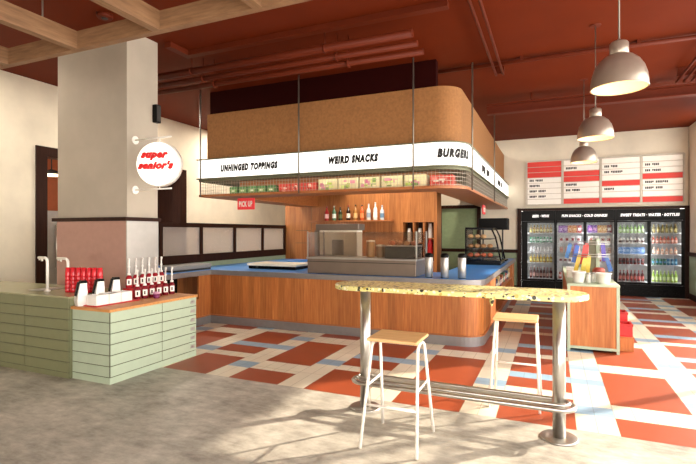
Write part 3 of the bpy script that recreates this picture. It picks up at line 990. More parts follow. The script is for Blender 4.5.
OT = .865
t = thing('sink_cabinet', 'olive green drawer cabinet with taps at the left edge', 'cabinet', (-5.8, 3.7, 0))
mb('olive').box(-7.3, -4.68, 3.378, 4.10, 0, OT - .02).build('carcass', t)
mb('olive_top').box(-7.32, -4.679, 3.36, 4.105, OT - .02, OT, .002, 1).build('worktop', t)
rows = 7; base = .06
hh = (OT - .02 - base) / rows
for r in range(rows):
    z0, z1 = base + r * hh + .004, base + (r + 1) * hh - .004
    for a, c in ((-4.684, -5.40), (-5.408, -6.30), (-6.308, -7.29)):
        mb('olive').box(c, a, 3.366, 3.379, z0, z1, .0015, 1).build('drawer', t)
mb('olive').box(-7.29, -4.684, 3.37, 3.38, 0, base - .004).build('plinth', t)
mb('seam').box(-7.29, -4.684, 3.374, 3.3782, 0, OT - .02).build('seam', t)
mb('steel').box(-5.66, -5.45, 3.56, 3.86, OT, OT + .006, .002, 1).build('drip_tray', t)

def tap(x, y, h, reach, label):
    t = thing('tap', label, 'tap', (x, y, OT), 'white taps on the olive cabinet')
    pts = [(x, y, OT + .02), (x, y, OT + h - .05)]
    for k in range(1, 7):
        a = PI / 2 * k / 6
        pts.append((x - .05 * (1 - math.cos(a)), y, OT + h - .05 + .05 * math.sin(a)))
    pts.append((x - reach, y, OT + h))
    mb('white_paint').tube(pts, .016, 12).build('spout', t)
    mb('white_paint').cyl((x - reach + .015, y, OT + h), (x - reach + .015, y, OT + h - .03), .010, 10).cyl((x - reach + .06, y, OT + h), (x - reach + .06, y, OT + h - .04), .012, 10).build('nozzle', t)
    mb('white_paint').lathe([(.033, OT), (.033, OT + .012), (.018, OT + .022)], (x, y, 0), 20).build('base_flange', t)
    return t
tap(-5.37, 3.60, .385, .155, 'taller white tap standing on the olive cabinet at the left')
tap(-5.41, 3.88, .36, .19, 'white tap just left of the red tumblers')

# red tumblers, in stacks
def red_stack(x, y, label):
    t = thing('tumbler_stack', label, 'tumblers', (x, y, OT), 'red tumbler stacks')
    z = OT + .001
    for k in range(5):
        zz = z + k * .043
        mb('red_clear').lathe([(.0315, zz), (.0318, zz + .02), (.027, zz + .105), (.023, zz + .11)], (x, y, 0), 16).build('tumbler', t)
    return t
rs = red_stack(-5.06, 3.63, 'first stack of red tumblers from the left')
for i in range(1, 7):
    dup(rs, (-5.06 + .063 * i, 3.63 + .018 * i, OT), label='%s stack of red tumblers from the left' % ORD[i])

# white dispensers, white bins on a red tray
WT = GZ + .028
mbt = mb('red').box(-4.56, -4.36, 3.44, 4.00, WT + .0005, WT + .012, .004).build('serving_tray')
tag(mbt, 'flat red tray under the white bins on the wooden top', 'tray')
def dispenser(x, y, rz, z, label):
    t = thing('napkin_dispenser', label, 'dispenser', (0, 0, 0), 'white dispensers with black tops')
    b = mb('white')
    def sec(z, w, d, dx=0): return [(dx - w + .0, -d, z), (dx + w, -d, z), (dx + w, d, z), (dx - w, d, z)]
    secs = [sec(0, .040, .045), sec(.06, .050, .050), sec(.14, .045, .044, .008), sec(.24, .032, .034, .018)]
    for a, c in zip(secs, secs[1:]): b.hexa(a, c)
    b.build('body', t)
    mb('black').hexa(sec(.24, .036, .038, .018), sec(.268, .028, .03, .022)).build('lid', t)
    mb('black').hexa([(-.060, -.016, .11), (-.046, -.016, .105), (-.046, .016, .105), (-.060, .016, .11)], [(-.030, -.016, .255), (-.012, -.016, .255), (-.012, .016, .255), (-.030, .016, .255)]).build('lever', t)
    t.location = (x, y, z); t.rotation_euler.z = rz
    return t
d0 = dispenser(-4.618, 3.455, 1.27, WT + .001, 'front left white dispenser with black lid on the wooden top')
dup(d0, (-4.618, 3.665, WT + .001), 1.27, 'middle white dispenser with black lid behind the white bins')
dup(d0, (-4.618, 3.87, WT + .001), 1.27, 'rear right white dispenser with black lid, nearest the pump bottles')
def bin_(y, label, fill):
    t = thing('condiment_bin', label, 'bin', (-4.46, y, WT + .0125), 'white bins on the red tray')
    z = WT + .0125; w = .07
    b = mb('white')
    b.box(-4.46 - w, -4.46 + w, y - w, y + w, z, z + .01)
    for a in (-1, 1):
        b.box(-4.46 + a * w - .006, -4.46 + a * w + .006, y - w, y + w, z, z + .105); b.box(-4.46 - w, -4.46 + w, y + a * w - .006, y + a * w + .006, z, z + .105)
    b.build('bin_body', t)
    mb(fill).box(-4.46 - w + .008, -4.46 + w - .008, y - w + .008, y + w - .008, z + .08, z + .095).build('filling', t)
    return t
bin_(3.535, 'nearest white bin on the red tray', 'white')
bin_(3.69, 'middle white bin with dark contents on the red tray', 'black')
bin_(3.845, 'third white bin on the red tray, farthest from the corner', 'white')

def pump_bottle(x, y, z, liquid, label, mirror=1):
    t = thing('pump_bottle', label, 'bottle', (0, 0, 0), 'sauce pump bottles on the wooden top')
    mb(liquid).lathe([(.034, 0), (.036, .01), (.036, .115), (.028, .135), (.016, .145), (.016, .155)], (0, 0, 0), 18).build('bottle_body', t)
    lb = mb('label_white').box(.0, .038, -.026, .026, .035, .105, .002, 1).build('bottle_label', t)
    mb('ink').box(.038, .0385, -.012, .004, .05, .09).build('mark', lb)
    mb('white').lathe([(.02, .15), (.02, .17), (.008, .175), (.008, .235), (.014, .24), (.014, .255), (.008, .258), (.008, .33)], (0, 0, 0), 12).build('pump', t)
    mb('white').box(-.012, .06, -.008, .008, .33, .346, .003).cyl((.054, 0, .33), (.054, 0, .315), .006, 8).build('spout', t)
    t.location = (x, y, z); t.rotation_euler.z = -.65
    return t
ri = mb('red').box(-4.652, -4.535, 4.02, 4.62, WT + .0005, WT + .125, .005).build('bottle_riser')
tag(ri, 'red riser block that lifts the rear row of pump bottles', 'riser')
p1 = None
liq = [pmat('#a3202a', .15), pmat('#7d1b26', .15), pmat('#6b1a3a', .15)]
for i in range(6):
    y = 4.06 + i * .1
    lb = '%s pump bottle from the left in the rear, raised row' % ORD[i]
    if p1 is None: p1 = pump_bottle(-4.597, y, WT + .127, liq[0], lb)
    else: dup(p1, (-4.597, y, WT + .127), -.65, lb)
p2 = None
for i in range(6):
    y = 4.05 + i * .108
    lb = '%s pump bottle from the left in the front row' % ORD[i]
    if p2 is None: p2 = pump_bottle(-4.45, y, WT + .001, liq[1], lb)
    else: dup(p2, (-4.45, y, WT + .001), -.65, lb)
t = thing('sauce_jar', 'small purple jar standing before the front row of pump bottles', 'jar', (-4.33, 4.22, WT))
mb(pmat('#7d2b5c', .2)).lathe([(.03, WT + .001), (.036, WT + .01), (.036, WT + .05)], (-4.33, 4.22, 0), 18).build('jar_body', t)
mb(pmat('#d7a2bd')).lathe([(.037, WT + .05), (.037, WT + .07), (.02, WT + .076)], (-4.33, 4.22, 0), 18).build('lid', t)
# little red and yellow bunch behind the bottles
t = thing('sauce_caddy', 'small caddy of red and yellow sachets on the left counter behind the pump bottles', 'caddy', (-5.6, 5.05, CT))
mb('charcoal').box(-5.68, -5.50, 4.95, 5.13, CT + .001, CT + .10, .006).build('caddy_box', t)
for i in range(6):
    mb(pmat(['#c02a28', '#e2b52f', '#b5302a', '#dcd3c0', '#c02a28', '#e2b52f'][i])).box(-5.66 + .028 * i, -5.64 + .028 * i, 4.98, 5.09, CT + .09, CT + .15 + .015 * (i % 3)).build('sachet', t)

# ------------------------------------------------------------------ blade sign
t = thing('blade_sign', 'round lit white shop sign with red lettering projecting from the column', 'sign', (-4.31, 4.24, 2.1))
SC = Vector((-4.30, 4.24, 2.355)); SR = .264
RZ = Matrix.Rotation(math.radians(18), 3, 'Z')
RX = RZ @ Matrix.Rotation(PI / 2, 3, 'X')
fc = mb('disc_lit').lathe([(SR - .012, -.062), (SR - .012, .062)], SC, 48, True, RX).build('lit_disc', t)
mb('white_paint').lathe([(SR - .011, -.055), (SR, -.055), (SR, .055), (SR - .011, .055)], SC, 48, False, RX).build('rim', t)
def sgn(x0, x1, z0, z1):
    return lambda u, v, w: SC + RZ @ Vector((x0 + (x1 - x0) * u, -.063 - .003 * w, z0 + (z1 - z0) * v))
lettering('super', sgn(-.205, .14, .040, .140), 'ink_red', fc, .092, .35, 1.16)
lettering("senior's", sgn(-.240, .205, -.065, .036), 'ink_red', fc, .092, .35, 1.16)
for z in (2.675, 2.065):
    b = mb('white_paint').lathe([(.05, 0), (.05, .012)], (-4.70, 4.24, z), 20, True, Matrix.Rotation(PI / 2, 3, 'Y')); b.build('wall_plate', t)
    mb('white_paint').cyl((-4.69, 4.24, z), (-4.12, 4.24, z), .010, 10).build('bracket_arm', t)
mb('white_paint').cyl((-4.30, 4.24, 2.61), (-4.30, 4.24, 2.675), .008, 8).cyl((-4.30, 4.24, 2.065), (-4.30, 4.24, 2.10), .008, 8).build('hanger', t)

# ------------------------------------------------------------------ menu board
t = thing('menu_board', 'wide four-column menu board of red and white slats on the back wall', 'menu board', (1.08, YB - .05, 2.27))
mx0, mx1, mz0, mz1 = -.64, 2.80, 2.245, 3.385
b = mb('frame_cream')
b.box(mx0, mx1, YB - .03, YB - .001, mz0, mz1)
b.build('backing', t)
cw = (mx1 - mx0) / 4
b = mb('frame_cream')
for k in range(5): b.box(mx0 + cw * k - .018, mx0 + cw * k + .018, YB - .065, YB - .03, mz0, mz1)
b.box(mx0, mx1, YB - .065, YB - .03, mz0 - .02, mz0 + .01); b.box(mx0, mx1, YB - .065, YB - .03, mz1 - .01, mz1 + .02)
b.build('frame', t)
PAT = [['R', 'R', 'R', 9, 7, 11, 11, 0], [0, 7, 'R', 'R', 7, 9, 0, 'R'], [0, 8, 11, 0, 'R', 6, 0, 'R'], [0, 8, 9, 'R', 13, 10, 0, 'R']]
sh_ = (mz1 - mz0 - .03) / 8
for c in range(4):
    for r in range(8):
        p = PAT[c][r]
        z1 = mz1 - .015 - r * sh_ - .008; z0 = z1 - sh_ + .016
        xa, xc = mx0 + cw * c + .03, mx0 + cw * (c + 1) - .03
        s = mb('slat_red' if p == 'R' else 'slat_white').box(xa, xc, YB - .055, YB - .03, z0, z1, .003, 1).build('slat', t)
        if p not in ('R', 0):
            b = mb('ink')
            random.seed(c * 10 + r)
            gap = random.choice([3, 4, 5])
            for k in range(p):
                if k == gap and p > 7: continue
                x = xa + .05 + k * .036
                b.box(x, x + .027, YB - .059, YB - .055, z0 + .035 + .012 * (k % 2 == 0 and k % 3 == 1), z1 - .035)
            b.build('lettering', s)

# ------------------------------------------------------------------ coolers
YF = 13.10
def cooler(label, x0, x1, doors, head, hx0, hx1, yb=YB + .82):
    t = thing('drinks_cooler', label, 'cooler', ((x0 + x1) / 2, YF, 0), 'black glass-door coolers')
    b = mb('black')
    b.box(x0, x0 + .03, YF + .02, yb, 0, 2.09); b.box(x1 - .03, x1, YF + .02, yb, 0, 2.09)
    b.box(x0 + .03, x1 - .03, YF + .02, yb, 0, .27); b.box(x0 + .03, x1 - .03, YF + .02, yb, 1.87, 2.09)
    b.build('cabinet', t)
    mb('liner').box(x0 + .03, x1 - .03, yb - .03, yb, .27, 1.87).box(x0 + .03, x0 + .04, YF + .06, yb - .03, .27, 1.87).box(x1 - .04, x1 - .03, YF + .06, yb - .03, .27, 1.87).box(x0 + .04, x1 - .04, YF + .06, yb - .03, .27, .29).build('liner', t)
    h = mb('black').box(x0, x1, YF, YF + .02, 1.83, 2.09).build('header', t)
    lettering(head, lambda u, v, w: (hx0 + (hx1 - hx0) * u, YF - .0015 - .003 * w, 1.925 + .07 * v), 'ink_white', h, .055, .2, 1.12)
    g = mb('black').box(x0 + .002, x1 - .002, YF, YF + .02, 0.02, .29)
    for k in range(5): g.box(x0 + .1, x1 - .1, YF - .004, YF, .07 + .03 * k, .082 + .03 * k)
    g.build('grille', t)
    edges = [x0 + .002] + [(a[1] + c[0]) / 2 for a, c in zip(doors, doors[1:])] + [x1 - .002]
    for k, (a, c) in enumerate(doors):
        e0, e1 = edges[k] + .001, edges[k + 1] - .001
        d = mb('black').box(e0, a, YF, YF + .03, .295, 1.825).box(c, e1, YF, YF + .03, .295, 1.825).box(a, c, YF, YF + .03, .295, .335).box(a, c, YF, YF + .03, 1.79, 1.825).build('door', t)
        mb('cooler_glass').box(a, c, YF + .01, YF + .016, .335, 1.79).build('glass_pane', d)
        mb('charcoal').cyl((e0 + .02, YF - .02, .8), (e0 + .02, YF - .02, 1.4), .008, 8).cyl((e0 + .02, YF - .02, .82), (e0 + .02, YF, .82), .006, 6).cyl((e0 + .02, YF - .02, 1.38), (e0 + .02, YF, 1.38), .006, 6).build('handle', d)
        mb('cooler_led').box(a - .02, a - .008, YF + .035, YF + .05, .35, 1.8).box(c + .008, c + .02, YF + .035, YF + .05, .35, 1.8).build('light_strip', t)
        b = mb('liner')
        for z in SHELF: b.box(a - .02, c + .02, YF + .07, yb - .1, z - .014, z)
        b.build('shelf', t)
    return t
SHELF = [1.53, 1.275, 1.02, .765, .36]
DOORS = [(-.61, .03), (.09, .70), (.765, 1.37), (1.435, 2.06), (2.13, 2.735)]
cooler('leftmost black cooler, one glass door, headed BEER and WINE', -.76, .058, DOORS[:1], 'BEER · WINE', -.49, -.09)
cooler('middle black cooler with two glass doors, headed FUN SNACKS', .062, 1.40, DOORS[1:3], 'FUN SNACKS · COLD DRINKS!', .20, 1.22)
cooler('right black cooler with two glass doors, headed SWEET TREATS', 1.404, 2.805, DOORS[3:], 'SWEET TREATS · WATER · BOTTLES', 1.50, 2.70)

def product(kind, c1, c2, h):
    if kind == 'bottle': return bottle_mesh(pmat(c1, .15), h, .034, pmat(c2), pmat(c2), .4)
    if kind == 'can':
        return mb(pmat(c1, .25)).lathe([(.028, 0), (.033, .008), (.033, h - .012), (.028, h)], (0, 0, 0), 14).use(pmat(c2)).lathe([(.0335, h * .3), (.0335, h * .6)], (0, 0, 0), 14, False)
    if kind == 'bag':
        w = .055
        b = mb(pmat(c1))
        b.hexa([(-w, -.02, 0), (w, -.02, 0), (w, .02, 0), (-w, .02, 0)], [(-w * 1.02, -.035, h * .5), (w * 1.02, -.035, h * .5), (w * 1.02, .035, h * .5), (-w * 1.02, .035, h * .5)])
        b.hexa([(-w * 1.02, -.035, h * .5), (w * 1.02, -.035, h * .5), (w * 1.02, .035, h * .5), (-w * 1.02, .035, h * .5)], [(-w * .95, -.006, h), (w * .95, -.006, h), (w * .95, .006, h), (-w * .95, .006, h)])
        b.use(pmat(c2)).hexa([(-w * .6, -.037, h * .3), (w * .6, -.037, h * .3), (w * .6, -.03, h * .3), (-w * .6, -.03, h * .3)], [(-w * .6, -.037, h * .66), (w * .6, -.037, h * .66), (w * .6, -.025, h * .66), (-w * .6, -.025, h * .66)])
        return b
    b = mb(pmat(c1)).box(-.04, .04, -.04, .04, 0, h, .004).use(pmat(c2)).box(-.03, .03, -.042, -.038, h * .35, h * .7)
    return b
# per door, per shelf: runs of (count, kind, noun, colour word, body colour, second colour, height)
STOCK = [
    [[(7, 'bottle', 'bottle', 'golden brown', '#b08a35', '#e6cf7a', .21)], [(7, 'can', 'can', 'green', '#2f8a5a', '#d8e6dc', .15)], [(7, 'bottle', 'bottle', 'pale clear', '#dcd6d2', '#f4f1ee', .17)],
     [(7, 'bottle', 'bottle', 'yellow', '#c8a63a', '#f0dc86', .20)], [(7, 'bottle', 'bottle', 'dark brown-red', '#5a2422', '#b88a7c', .27)]],
    [[(2, 'bag', 'snack bag', 'purple', '#8a4aa0', '#c79ad6', .19), (2, 'bag', 'snack bag', 'orange', '#d98038', '#f0bf7a', .19), (1, 'bag', 'snack bag', 'red checked', '#a83a3a', '#f0e6e0', .19)],
     [(4, 'bag', 'snack bag', 'white', '#ece6e2', '#9a3a3a', .18)], [(4, 'carton', 'carton', 'pale pink', '#e2b9a8', '#d98a78', .15)], [(5, 'carton', 'carton', 'white', '#efeae6', '#8a3440', .14)], [(6, 'can', 'can', 'rose red', '#b86a5e', '#e6c8c0', .17)]],
    [[(2, 'bag', 'snack bag', 'violet', '#7a3f98', '#d08ac0', .19), (2, 'bag', 'snack bag', 'amber', '#d99a4a', '#f2cf8a', .19), (1, 'bag', 'snack bag', 'maroon checked', '#98403c', '#f0e6e0', .19)],
     [(4, 'bag', 'snack bag', 'cream', '#e6dccf', '#a04a42', .18)], [(5, 'carton', 'carton', 'tan', '#d6b29a', '#b08068', .14)], [(5, 'carton', 'carton', 'white and red', '#efe6e4', '#c02a32', .14)], [(6, 'can', 'can', 'brick red', '#a8523f', '#e0b8a8', .17)]],
    [[(7, 'bottle', 'bottle', 'light green', '#a8cf78', '#dcecc0', .20)], [(7, 'bottle', 'bottle', 'white dark-capped', '#efe6da', '#5a3a30', .16)], [(7, 'carton', 'carton', 'blue', '#5f8cc8', '#a6c2e6', .16)],
     [(7, 'can', 'can', 'dark red', '#7a2a24', '#3a1614', .15)], [(7, 'bottle', 'bottle', 'dark red', '#6e1f1e', '#c8564a', .26)]],
    [[(6, 'bottle', 'bottle', 'olive brown', '#8a7a40', '#cdb878', .20)], [(7, 'bottle', 'bottle', 'rust red', '#a8503c', '#e0b09a', .18)], [(6, 'bottle', 'bottle', 'peach', '#d8a688', '#f0d0b8', .17)],
     [(4, 'can', 'can', 'deep green', '#2c6a4a', '#4a86a8', .15), (3, 'can', 'can', 'teal blue', '#2f6a8a', '#8ab8c8', .15)], [(7, 'bottle', 'bottle', 'lime green', '#9ab84a', '#d4e29a', .27)]],
]
DN = ['leftmost cooler door', 'second cooler door', 'third cooler door', 'fourth cooler door', 'rightmost cooler door']
SN = ['top', 'second', 'third', 'fourth', 'bottom']
for d, (a, c) in enumerate(DOORS):
    for s in range(5):
        runs = STOCK[d][s]
        tot = sum(r[0] for r in runs)
        slot = 0
        for cnt, kind, noun, cw_, c1, c2, h in runs:
            base = None
            for i in range(cnt):
                x = a + .04 + (c - a - .08) * (slot + .5) / tot
                slot += 1
                loc = (x, YF + .16, SHELF[s] + .0005)
                if base is None:
                    base = o = product(kind, c1, c2, h).build({'bottle': 'drink_bottle', 'can': 'drink_can', 'bag': 'snack_bag', 'carton': 'food_carton'}[kind], origin=(0, 0, 0))
                else:
                    o = base.copy(); COL.objects.link(o)
                o.location = loc
                tag(o, '%s %s %s from the left, %s shelf behind the %s' % (ORD[i], cw_, noun, SN[s], DN[d]), noun, '%s %ss on the %s shelf of the %s' % (cw_, noun, SN[s], DN[d]))

# ------------------------------------------------------------------ kiosk
KX0, KX1, KY0, KY1, KT = .172, .772, 6.80, 10.2, .875
t = thing('display_kiosk', 'long wood display kiosk with pale sage frame before the coolers', 'kiosk', (.47, 8.5, 0))
b = mb('sage')
for x in (KX0, KX1 - .035):
    for y in (KY0, KY1 - .035): b.box(x, x + .035, y, y + .035, 0, KT - .03)
    b.box(x, x + .035, KY0 + .035, KY1 - .035, .035, .07)
b.box(KX0 + .035, KX1 - .035, KY0, KY0 + .035, .035, .07)
b.build('frame', t)
mb('kiosk_wood').box(KX0 + .035, KX1 - .035, KY0 + .008, KY0 + .03, .07, KT - .03).build('front_panel', t)
mb('kiosk_wood').box(KX0 + .008, KX0 + .03, KY0 + .035, KY1 - .035, .07, KT - .03).box(KX1 - .03, KX1 - .008, KY0 + .035, KY1 - .035, .07, KT - .03).box(KX0 + .035, KX1 - .035, KY1 - .03, KY1 - .008, .07, KT - .03).build('side_panel', t)
mb('sage').box(KX0 - .004, KX1 + .004, KY0 - .004, KY1 + .004, KT - .03, KT, .003, 1).build('countertop', t)
# display panel with hanging packets
t = thing('packet_rack', 'upright sage panel rack with hooks in the middle of the kiosk top', 'rack', (.5, 7.4, KT))
mb('olive_dark').box(.47, .556, 7.48, 7.52, KT + .03, 1.44, .004).build('panel', t)
mb('sage').box(.555, .60, 7.46, 7.54, KT + .0005, 1.46, .004).build('post', t)
mb('sage').box(.38, .66, 7.38, 7.62, KT + .0005, KT + .03, .004).build('foot', t)
PY = [7.425, 7.375, 7.325, 7.275]
for k, z in enumerate((1.41, 1.38, 1.24, 1.21)):
    mb('steel').cyl((.20, PY[k], z), (.72, PY[k], z), .005, 8).build('hook_bar', t)
    mb('steel').box(.565, .59, PY[k] - .006, 7.462, z - .012, z + .012).build('bracket', t)
pk = [(-.24, '#3f7fc4', 0, .30, .22, 'light blue packet hanging leftmost on the kiosk rack'), (-.165, '#7a4a9a', 0, .18, .22, 'purple packet hanging high on the kiosk rack'),
      (-.15, '#2f5fb8', 1, .28, .25, 'dark blue packet hanging beside the red ones on the kiosk rack'), (-.055, '#c23028', 1, .20, .27, 'left red packet hanging on the kiosk rack'),
      (-.03, '#d03a2c', 0, .10, .27, 'right red packet hanging on the kiosk rack'), (-.13, '#d8b62c', 2, .28, .25, 'left yellow packet hanging low on the kiosk rack'),
      (-.065, '#c9b83a', 3, .20, .24, 'middle yellow packet hanging low on the kiosk rack'), (-.01, '#d9c04a', 2, .12, .24, 'right yellow packet hanging low on the kiosk rack'),
      (.165, '#5a4aa8', 0, -.1, .25, 'violet packet hanging right of the rack post'), (.195, '#2f5a9a', 2, -.35, .22, 'navy packet hanging low right of the rack post')]
for i, (dx, c, row, ang, h, lb) in enumerate(pk):
    z = (1.41, 1.38, 1.24, 1.21)[row] - .018
    b = mb(pmat(c, .3))
    w = .027
    b.hexa([(-w, -.006, -h), (w, -.006, -h), (w, .006, -h), (-w, .006, -h)], [(-w, -.014, -h * .5), (w, -.014, -h * .5), (w, .014, -h * .5), (-w, .014, -h * .5)])
    b.hexa([(-w, -.014, -h * .5), (w, -.014, -h * .5), (w, .014, -h * .5), (-w, .014, -h * .5)], [(-w * .9, -.004, 0), (w * .9, -.004, 0), (w * .9, .004, 0), (-w * .9, .004, 0)])
    b.use('steel').cyl((0, 0, -.005), (0, 0, .012), .003, 6)
    o = b.build('snack_packet', origin=(0, 0, 0))
    o.location = (.47 + dx, PY[row], z); o.rotation_euler = (0, ang * .8, 0)
    tag(o, lb, 'packet', 'bright packets on the kiosk rack')
def bucket(x, y, r, h, label, wraps):
    t = thing('white_bucket', label, 'bucket', (x, y, KT), 'white buckets on the kiosk')
    z = KT + .0005
    mb('white').lathe([(r * .72, z), (r * .76, z + .005), (r, z + h), (r * 1.06, z + h), (r * 1.06, z + h - .012), (r * 1.0, z + h - .014), (r * .94, z + h - .01), (r * .70, z + .01)], (x, y, 0), 24).build('bucket_body', t)
    mb(wraps[0]).lathe([(r * .88, z + h * .72), (r * .5, z + h * .86), (.005, z + h * .9)], (x, y, 0), 16, False).build('contents', t)
    return t
bucket(.315, 7.0, .085, .15, 'left white bucket at the front of the kiosk top', [pmat('#d9b24a')])
bucket(.61, 6.99, .09, .14, 'right white bucket at the front of the kiosk top', [pmat('#e6ddd0')])
for i, (x, y, lb) in enumerate([(.43, 6.98, 'left small glass jar between the two white buckets'), (.49, 7.06, 'right small glass jar between the two white buckets')]):
    t = thing('glass_jar', lb, 'jar', (x, y, KT), 'glass jars on the kiosk')
    z = KT + .0005
    mb(pmat('#cfcfc6', .1)).lathe([(.026, z), (.03, z + .006), (.03, z + .10), (.022, z + .115)], (x, y, 0), 16).build('jar_body', t)
    mb('steel').lathe([(.025, z + .115), (.025, z + .135), (.01, z + .138)], (x, y, 0), 16).build('lid', t)
bx = [(.26, 7.75, '#e9e4da', 'white tub on the kiosk top behind the left bucket'), (.27, 8.3, '#d8d2c4', 'cream tub farther back on the kiosk top')]
for x, y, c, lb in bx:
    t = thing('snack_tub', lb, 'tub', (x, y, KT), 'tubs on the kiosk')
    mb(pmat(c)).box(x - .07, x + .07, y - .1, y + .1, KT + .0005, KT + .10, .01).build('tub_body', t)
    mb('white').box(x - .076, x + .076, y - .106, y + .106, KT + .10, KT + .118, .004).build('lid', t)
o = mb(pmat('#8f3a2c')).sphere((.56, 7.17, KT + .0005 + .16), .05, (1.2, 1, .8)).use(pmat('#b0503a')).sphere((.60, 7.19, KT + .15), .045).sphere((.53, 7.20, KT + .15), .04).use('white').lathe([(.06, KT + .0005), (.075, KT + .12)], (.565, 7.18, 0), 18).build('fruit_pot')
tag(o, 'white pot heaped with brown-red sweets behind the right bucket', 'pot')

t = thing('wooden_box', 'low wooden box on the floor against the right side of the kiosk', 'box', (.87, 7.25, 0))
mb('kiosk_wood').box(.80, .955, 7.02, 7.60, .0, .175, .003, 1).build('box_body', t)
mb('shelf_wood').box(.795, .96, 7.015, 7.605, .175, .187, .002, 1).build('lid', t)
def crate(x0, x1, y0, y1, z0, z1, label):
    t = thing('red_crate', label, 'crate', ((x0 + x1) / 2, (y0 + y1) / 2, z0), 'red crates beside the kiosk')
    mb('red').box(x0, x1, y0, y1, z0, z0 + .015).build('crate_base', t)
    b = mb('red')
    for x in (x0, x1 - .01): b.box(x, x + .01, y0, y1, z0 + .015, z1 - .03)
    for y in (y0, y1 - .01): b.box(x0 + .01, x1 - .01, y, y + .01, z0 + .015, z1 - .03)
    b.build('crate_wall', t)
    b = mb(pmat('#a3181c'))
    b.box(x0 - .006, x1 + .006, y0 - .006, y0 + .012, z1 - .03, z1); b.box(x0 - .006, x1 + .006, y1 - .012, y1 + .006, z1 - .03, z1)
    b.box(x0 - .006, x0 + .012, y0 + .012, y1 - .012, z1 - .03, z1); b.box(x1 - .012, x1 + .006, y0 + .012, y1 - .012, z1 - .03, z1)
    b.build('crate_rim', t)
    mb(pmat('#c94a40')).box(x0 + .012, x1 - .012, y0 + .012, y1 - .012, z1 - .06, z1 - .04).build('contents', t)
crate(.80, .945, 7.04, 7.30, .188, .35, 'front red crate on the wooden box by the kiosk')
crate(.795, .925, 7.33, 7.59, .188, .46, 'taller red crate behind the front one on the wooden box')

# ------------------------------------------------------------------ bar table
t = thing('bar_table', 'tall bar table with speckled yellow terrazzo top on two steel posts', 'table', (-.77, 3.87, 0))
TX0, TX1, TY, TW = -1.79, .245, 3.87, .25
PA, PB = -1.52, .042
def capsule(o):
    return arc(TX1 - TW, TY, TW + o, -PI / 2, PI / 2, 14) + arc(TX0 + TW, TY, TW + o, PI / 2, 3 * PI / 2, 14)
b = mb('terrazzo')
lv = [(1.055, -.006), (1.061, 0), (1.089, 0), (1.095, -.006)]
for (za, oa), (zb, ob) in zip(lv, lv[1:]):
    b.hexa([(x, y, za) for x, y in capsule(oa)], [(x, y, zb) for x, y in capsule(ob)])
top = b.build('tabletop', t)
mb('terrazzo').lathe([(.012, 1.02), (.018, 1.03), (.016, 1.045), (.028, 1.056)], (-.42, TY - TW + .03, 0), 12).lathe([(.003, .995), (.012, 1.02)], (-.42, TY - TW + .03, 0), 12).build('drip', top)
for x in (PA, PB):
    p = mb('chrome').cyl((x, TY, .014), (x, TY, 1.055), .046, 28).build('post', t)
    mb('chrome').lathe([(.135, 0), (.135, .010), (.128, .015), (.05, .016)], (x, TY, 0), 36).build('base_plate', p)
    mb('steel').lathe([(.10, 1.047), (.10, 1.055)], (x, TY, 0), 24).build('mounting_plate', p)
for z, rr, tr in ((.245, .105, .019), (.27, .07, .015)):
    loop = arc(PB, TY, rr, -PI / 2, PI / 2, 10) + arc(PA, TY, rr, PI / 2, 3 * PI / 2, 10)
    mb('chrome').tube([(x, y, z) for x, y in loop], tr, 12, True).build('foot_rail', t)
b = mb('chrome')
for x in (PA, PB): b.cyl((x, TY - .105, .25), (x, TY + .105, .25), .012, 8)
b.build('rail_bracket', t)

# ------------------------------------------------------------------ stools
def stool(loc, label):
    t = thing('bar_stool', label, 'stool', (0, 0, 0), 'white bar stools at the terrazzo table')
    ST = .78
    b = mb('seat_wood').box(-.19, .19, -.165, .165, ST - .026, ST, .010, 3)
    b.build('seat', t)
    r = .0115
    for sx in (-1, 1):
        xt, xb2 = .172 * sx, .208 * sx
        def leg_pt(sy, z):
            k = (ST - .03 - z) / (ST - .03)
            return (xt + (xb2 - xt) * k, sy * (.085 + (.245 - .085) * k), z)
        for sy in (-1, 1):
            pts = [leg_pt(sy, 0.003), leg_pt(sy, ST - .10)]
            y0 = leg_pt(sy, ST - .10)[1]
            for q in range(1, 7):
                a = PI / 2 * q / 6
                pts.append((xt + (leg_pt(sy, ST - .10)[0] - xt) * (1 - q / 6), y0 * (.0 + math.cos(a)), ST - .10 + .062 * math.sin(a)))
            mb('white_paint').tube(pts, r, 10).build('leg', t)
        a_, c_ = leg_pt(-1, .43), leg_pt(1, .43)
        mb('white_paint').cyl(a_, c_, .009, 8).build('side_rung', t)
    k = (ST - .03 - .30) / (ST - .03)
    x = .172 + .036 * k; y = -(.085 + .16 * k)
    mb('white_paint').cyl((-x, y, .30), (x, y, .30), .010, 8).build('front_rung', t)
    t.location = loc
    return t
s1 = stool((-1.058, 3.362, 0), 'near white bar stool with pale wood seat on the concrete in front of the table')
dup(s1, (-.31, 4.56, 0), PI, 'far white bar stool with pale wood seat on the tiles behind the table')

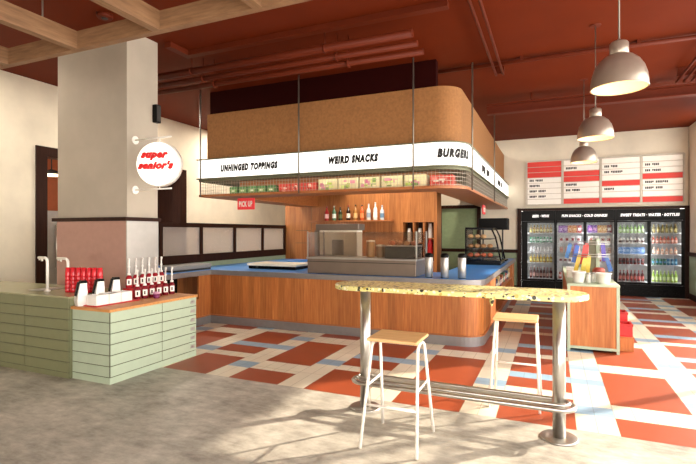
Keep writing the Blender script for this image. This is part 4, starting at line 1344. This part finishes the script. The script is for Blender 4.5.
# ------------------------------------------------------------------ light and camera
sc = bpy.context.scene
w = bpy.data.worlds.new('sky_world'); sc.world = w
w.use_nodes = True
nt = w.node_tree
bg = nt.nodes['Background']
sky = nt.nodes.new('ShaderNodeTexSky')
sky.sky_type = 'HOSEK_WILKIE'
sky.turbidity = 5
el = math.radians(27)
sky.sun_direction = (math.cos(el) * .71, math.cos(el) * .70, math.sin(el))
mx = nt.nodes.new('ShaderNodeMix'); mx.data_type = 'RGBA'
mx.inputs[0].default_value = .85
nt.links.new(sky.outputs[0], mx.inputs[6])
mx.inputs[7].default_value = (1.0, .95, .88, 1)
nt.links.new(mx.outputs[2], bg.inputs['Color'])
bg.inputs['Strength'].default_value = 8.0
sun = bpy.data.lights.new('sun', 'SUN')
sun.energy = 9.5; sun.color = (1.0, .86, .70); sun.angle = math.radians(1.2)
so = bpy.data.objects.new('sun', sun); COL.objects.link(so)
dirv = Vector((-.71 * math.cos(el), -.70 * math.cos(el), -math.sin(el)))
so.rotation_euler = dirv.to_track_quat('-Z', 'Y').to_euler()
so.location = (8, 12, 6)

def lamp(name, loc, size, sizey, power, color=(1, .9, .76)):
    l = bpy.data.lights.new(name, 'AREA')
    l.shape = 'RECTANGLE'; l.size = size; l.size_y = sizey; l.energy = power; l.color = color
    o = bpy.data.objects.new(name, l); COL.objects.link(o); o.location = loc
    return o
# unseen fill lamps added to brighten the left wall and the bar wall
lamp('passage_downlight', (-6.75, 3.7, 3.97), .3, .3, 26)
lamp('passage_downlight', (-6.75, 6.6, 3.97), .3, .3, 55)
lamp('passage_downlight', (-6.8, 9.3, 3.97), .3, .3, 75)
lamp('staff_downlight', (-3.6, 8.8, 3.6), 2.4, .3, 120)
lamp('staff_downlight', (-2.0, 11.6, 3.9), .3, .3, 60)

cam = bpy.data.cameras.new('camera')
cam.sensor_width = 36; cam.lens = 470 / 696 * 36
cam.clip_start = .05
co = bpy.data.objects.new('camera', cam); COL.objects.link(co)
co.location = (0, 0, 1.55)
co.rotation_euler = (PI / 2, 0, math.atan(205 / 470))
sc.camera = co
vs = sc.view_settings
vs.view_transform = 'Standard'; vs.look = 'None'; vs.gamma = 1; vs.use_curve_mapping = False
vs.exposure = 0.08
sc.cycles.max_bounces = 10; sc.cycles.diffuse_bounces = 6; sc.cycles.transparent_max_bounces = 24
sc.cycles.sample_clamp_indirect = 8
